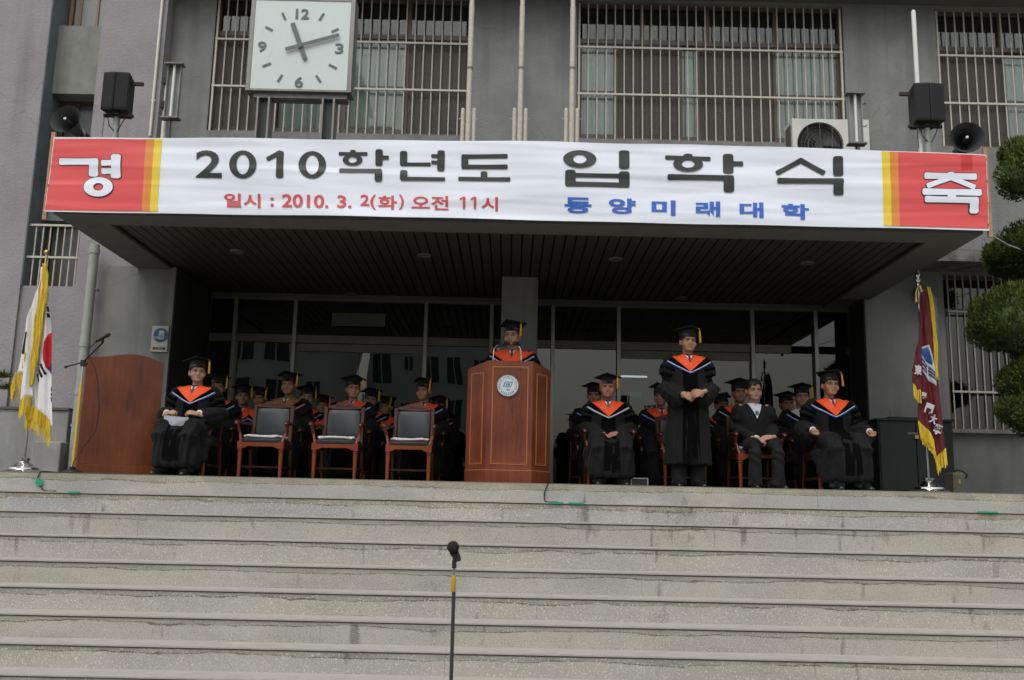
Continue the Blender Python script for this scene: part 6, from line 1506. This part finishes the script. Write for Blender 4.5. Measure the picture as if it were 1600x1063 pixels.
# ================================================================== TREES
def leafy(mb, c, r_, n, tl=.045, seed=0, droop=0):
    rr = np.random.RandomState(seed); c = Vector(c)
    lob = [(Vector(rr.normal(size=3)).normalized(), rr.uniform(.14,.34)) for _ in range(34)]
    for i in range(n):
        d = Vector(rr.normal(size=3)).normalized(); b_ = sum(w*max(0, d.dot(l)-.80)*5 for l, w in lob); k = (.74+min(b_,.36))*rr.uniform(.80,1.05)
        p = c+Vector((d.x*r_[0], d.y*r_[1], d.z*r_[2]))*k
        ax = (d*.8+Vector((0,0,.75-droop))+Vector(rr.normal(size=3))*.35).normalized(); side = ax.cross(Vector(rr.normal(size=3))).normalized(); L = tl*rr.uniform(.6,1.3); w = L*.26
        dens = b_ > .12; mi = 1 if (rr.rand() < (.55 if dens else .2) and d.z > -.35) else (2 if rr.rand() < .55 else 0)
        s2 = ax.cross(side)
        for sd_ in (side, s2): mb.add([p-ax*L*.3, p+sd_*w, p+ax*L, p-sd_*w], [(0,1,2,3)], mi)
def core(mb, c, r_, seed):
    rr = np.random.RandomState(seed); rs = []; 
    for i in range(1, 10):
        ph = math.pi*i/10; rs.append([(c[0]+r_[0]*.84*math.sin(ph)*math.cos(2*math.pi*j/16)*rr.uniform(.92,1.05), c[1]+r_[1]*.84*math.sin(ph)*math.sin(2*math.pi*j/16)*rr.uniform(.92,1.05), c[2]-r_[2]*.84*math.cos(ph)) for j in range(16)])
    mb.rings(rs, mi=0)
def clipped_tree(pads, trunk, loc, label):
    root = empty('clipped_tree', loc, label, 'tree'); o = Vector(loc)
    mb = MB(); mb.tube([Vector(p)-o for p in trunk[0]], trunk[1], 12, round_caps=True); mb.build('trunk', M['bark'], root, auto=True)
    for i, (c, r_, n) in enumerate(pads):
        mb = MB(); cc = Vector(c)-o; rr = np.random.RandomState(i+40)
        lobes = [(Vector((0,0,0)), .74, .4)]+[(Vector((math.cos(q*1.05+i)*rr.uniform(.42,.62), math.sin(q*1.05+i)*rr.uniform(.42,.6), rr.uniform(-.28,.42))), rr.uniform(.34,.52), .12) for q in range(7)]
        for q, (d, f, fn) in enumerate(lobes):
            c2_ = cc+Vector((d.x*r_[0], d.y*r_[1], d.z*r_[2])); r2_ = tuple(x*f for x in r_); core(mb, c2_, r2_, i*9+q); leafy(mb, c2_, r2_, int(n*1.3*fn), .034, i*9+q+3)
        for q in range(26):   # stray shoots
            d = Vector(rr.normal(size=3)).normalized(); d.z = abs(d.z)*.8; p = cc+Vector((d.x*r_[0], d.y*r_[1], d.z*r_[2]))*.86; ax = (d+Vector((0,0,1))).normalized(); L = rr.uniform(.05,.13)
            for k in range(7):
                sd_ = ax.cross(Vector(rr.normal(size=3))).normalized(); b0 = p+ax*L*k/7; mb.add([b0-sd_*.004, b0+sd_*.004, b0+sd_*.018+ax*.03], [(0,1,2)], 2 if k % 2 else 1)
        mb.build('foliage_pad', [M['needle'], M['needle2'], M['needle3']], root)
        t = min(trunk[0], key=lambda q: abs(q[2]-(c[2]-.1))); mb = MB(); mb.tube([Vector(t)-o, cc], [.035,.02], 8); mb.build('branch', M['bark'], root, auto=True)
    return root
def pad(px, py, y, rx, ry, n):
    c = P(px+8, py, y); k = (y+D0)/1455; rx *= .95; ry *= 1.04; return ((c.x, y, c.z), (rx*k, rx*k, ry*k), n)
ty = .9; tx = P(1668, 600, ty).x
pads = [pad(1618,262,ty-.1,66,64,9000), pad(1600,392,ty+.25,74,54,9000), pad(1580,497,ty-.1,80,64,11000), pad(1640,520,ty-.2,70,72,6000), pad(1612,598,ty-.15,58,50,7000), pad(1618,642,ty-.2,66,52,8000), pad(1690,340,ty,60,55,3000), pad(1720,560,ty,60,55,3000)]
clipped_tree(pads, ([(tx,ty,0),(tx-.05,ty,.8),(tx+.06,ty,1.7),(tx,ty,2.5),(tx-.08,ty,3.2)], [.09,.08,.07,.055,.04]), (tx, ty, 0), 'dark green tree clipped into cloud-shaped pads at the right edge')
# pine sprig at the left edge
ly = 1.2; lx = P(-46, 640, ly).x; root = empty('small_pine', (lx, ly, 0), 'small pine reaching in at the left edge below the barred window', 'tree'); o_ = Vector(root.location)
mb = MB(); mb.tube([(0,0,0),(.03,0,.6),(-.02,0,1.2),(.02,0,1.7)], [.04,.035,.03,.015], 10); mb.build('trunk', M['bark'], root, auto=True)
rr = np.random.RandomState(4)
for px, py, r_ in ((6,588,.11),(10,606,.10),(-14,596,.13),(-30,570,.14),(-60,600,.16),(-50,540,.16)):
    c = P(px, py, ly)-o_; mb = MB()
    for i in range(260):
        d = Vector(rr.normal(size=3)).normalized(); p = c+Vector((d.x*1.0, d.y, d.z*.55))*r_*rr.uniform(.1,.6); ax = (Vector((d.x, d.y, abs(d.z)*.6+.25))).normalized(); sd_ = ax.cross(Vector(rr.normal(size=3))).normalized()*.0035; L = .075*rr.uniform(.7,1.2)
        mb.add([p-sd_, p+sd_, p+ax*L], [(0,1,2)], int(rr.rand() < .35))
    mb.tube([(0,0,c.z-.06),c], [.012,.006], 6, mi=2); mb.build('needle_tuft', [M['needle3'], M['needle2'], M['bark']], root)

# ================================================================== WHAT STANDS BEHIND THE PHOTOGRAPHER (seen in the door glass)
def apartment(x0, x1, y, h, label, col, bays):
    root = empty('apartment_building', ((x0+x1)/2, y, -2.05), label, 'building'); o = Vector(root.location)
    mb = MB(); mb.box((x0, y-10, -2.05), (x1, y, h)); cbuild(mb, 'wall', M[col], root, o)
    mb = MB(); mb.box((x0-.3, y-10.3, h), (x1+.3, y+.3, h+.8)); cbuild(mb, 'parapet', M[col], root, o)
    n = int((h+1)/2.8); w_ = (x1-x0)/bays; mw = MB(); mw.box((0,0,0),(1,.05,1)); me = None
    for fl_ in range(n):
        for k in range(bays):
            wide = k % 3 != 1; ww = w_*(.66 if wide else .34); hh = 1.7 if wide else .9; cx_ = x0+w_*(k+.5)-ww/2; z = -.6+fl_*2.8+(0 if wide else .7)
            mb = MB(); mb.box((cx_-.06, y+.001, z-.06), (cx_+ww+.06, y+.08, z)); mb.box((cx_-.06, y+.001, z+hh), (cx_+ww+.06, y+.08, z+hh+.06)); mb.box((cx_-.06,y+.001,z),(cx_,y+.08,z+hh)); mb.box((cx_+ww,y+.001,z),(cx_+ww+.06,y+.08,z+hh)); mb.box((cx_+ww/2-.04,y+.03,z),(cx_+ww/2+.04,y+.08,z+hh)); f = cbuild(mb, 'window', M['aptw'], root, o)
            mb = MB(); mb.box((cx_, y+.005, z), (cx_+ww, y+.03, z+hh)); cbuild(mb, 'pane', M['aptg'], f, o)
    return root
apartment(-21, -10.2, -38, 26, 'white apartment block with wide dark windows, seen reflected in the left doors', 'aptw', 5)
apartment(-9.4, -1.2, -46, 22, 'paler apartment block with small windows, seen reflected in the glass left of the tall lectern', 'aptw', 5)
mb = MB()
for i in range(26):
    mb.ell((-15+i*.52+random.uniform(-.2,.2), -25+random.uniform(-.6,.6), -.6+random.uniform(0,.5)), (.8,.8,random.uniform(1.7,2.6)), 10, 8, mi=0)
for i in range(9000):
    x_ = random.uniform(-15.3,-1.2); z_ = random.uniform(-2,2.0); y_ = -24.2+random.uniform(-.25,.25); a_ = random.uniform(0,6.28); L = .14
    mb.add([(x_,y_,z_),(x_+L*math.cos(a_),y_+.05,z_+L*math.sin(a_)),(x_+L*math.cos(a_+1),y_,z_+L*math.sin(a_+1))], [(0,1,2)], 1+(i%3==0))
tag(mb.build('hedge', [M['needle'], M['needle3'], M['needle2']]), 'tall dark hedge across the yard, mirrored low in the glass doors', 'hedge')
mb = MB(); rr = np.random.RandomState(9)
for i in range(330):
    x_ = rr.uniform(1,22); z_ = rr.uniform(-2.0,2.3); r_ = rr.uniform(.25,.6)
    mb.ell((x_,-20-z_*.5-1+rr.uniform(-.2,.2),z_), (r_,r_*.8,r_*.75), 7, 5, rot=Matrix.Rotation(rr.uniform(0,3),3,'Y'))
mb.box((0,-26,-2.05),(23,-22.4,2.2)); o = mb.build('rock_bank', M['rock']); tag(o, kind='stuff')
mb = MB()
for i in range(-60, 61, 3):
    mb.ell((i*2.2,-100+rr.uniform(-3,3),-2), (6,6,rr.uniform(7,11)), 12, 8)
tag(mb.build('far_wood', M['hillg']), kind='stuff')
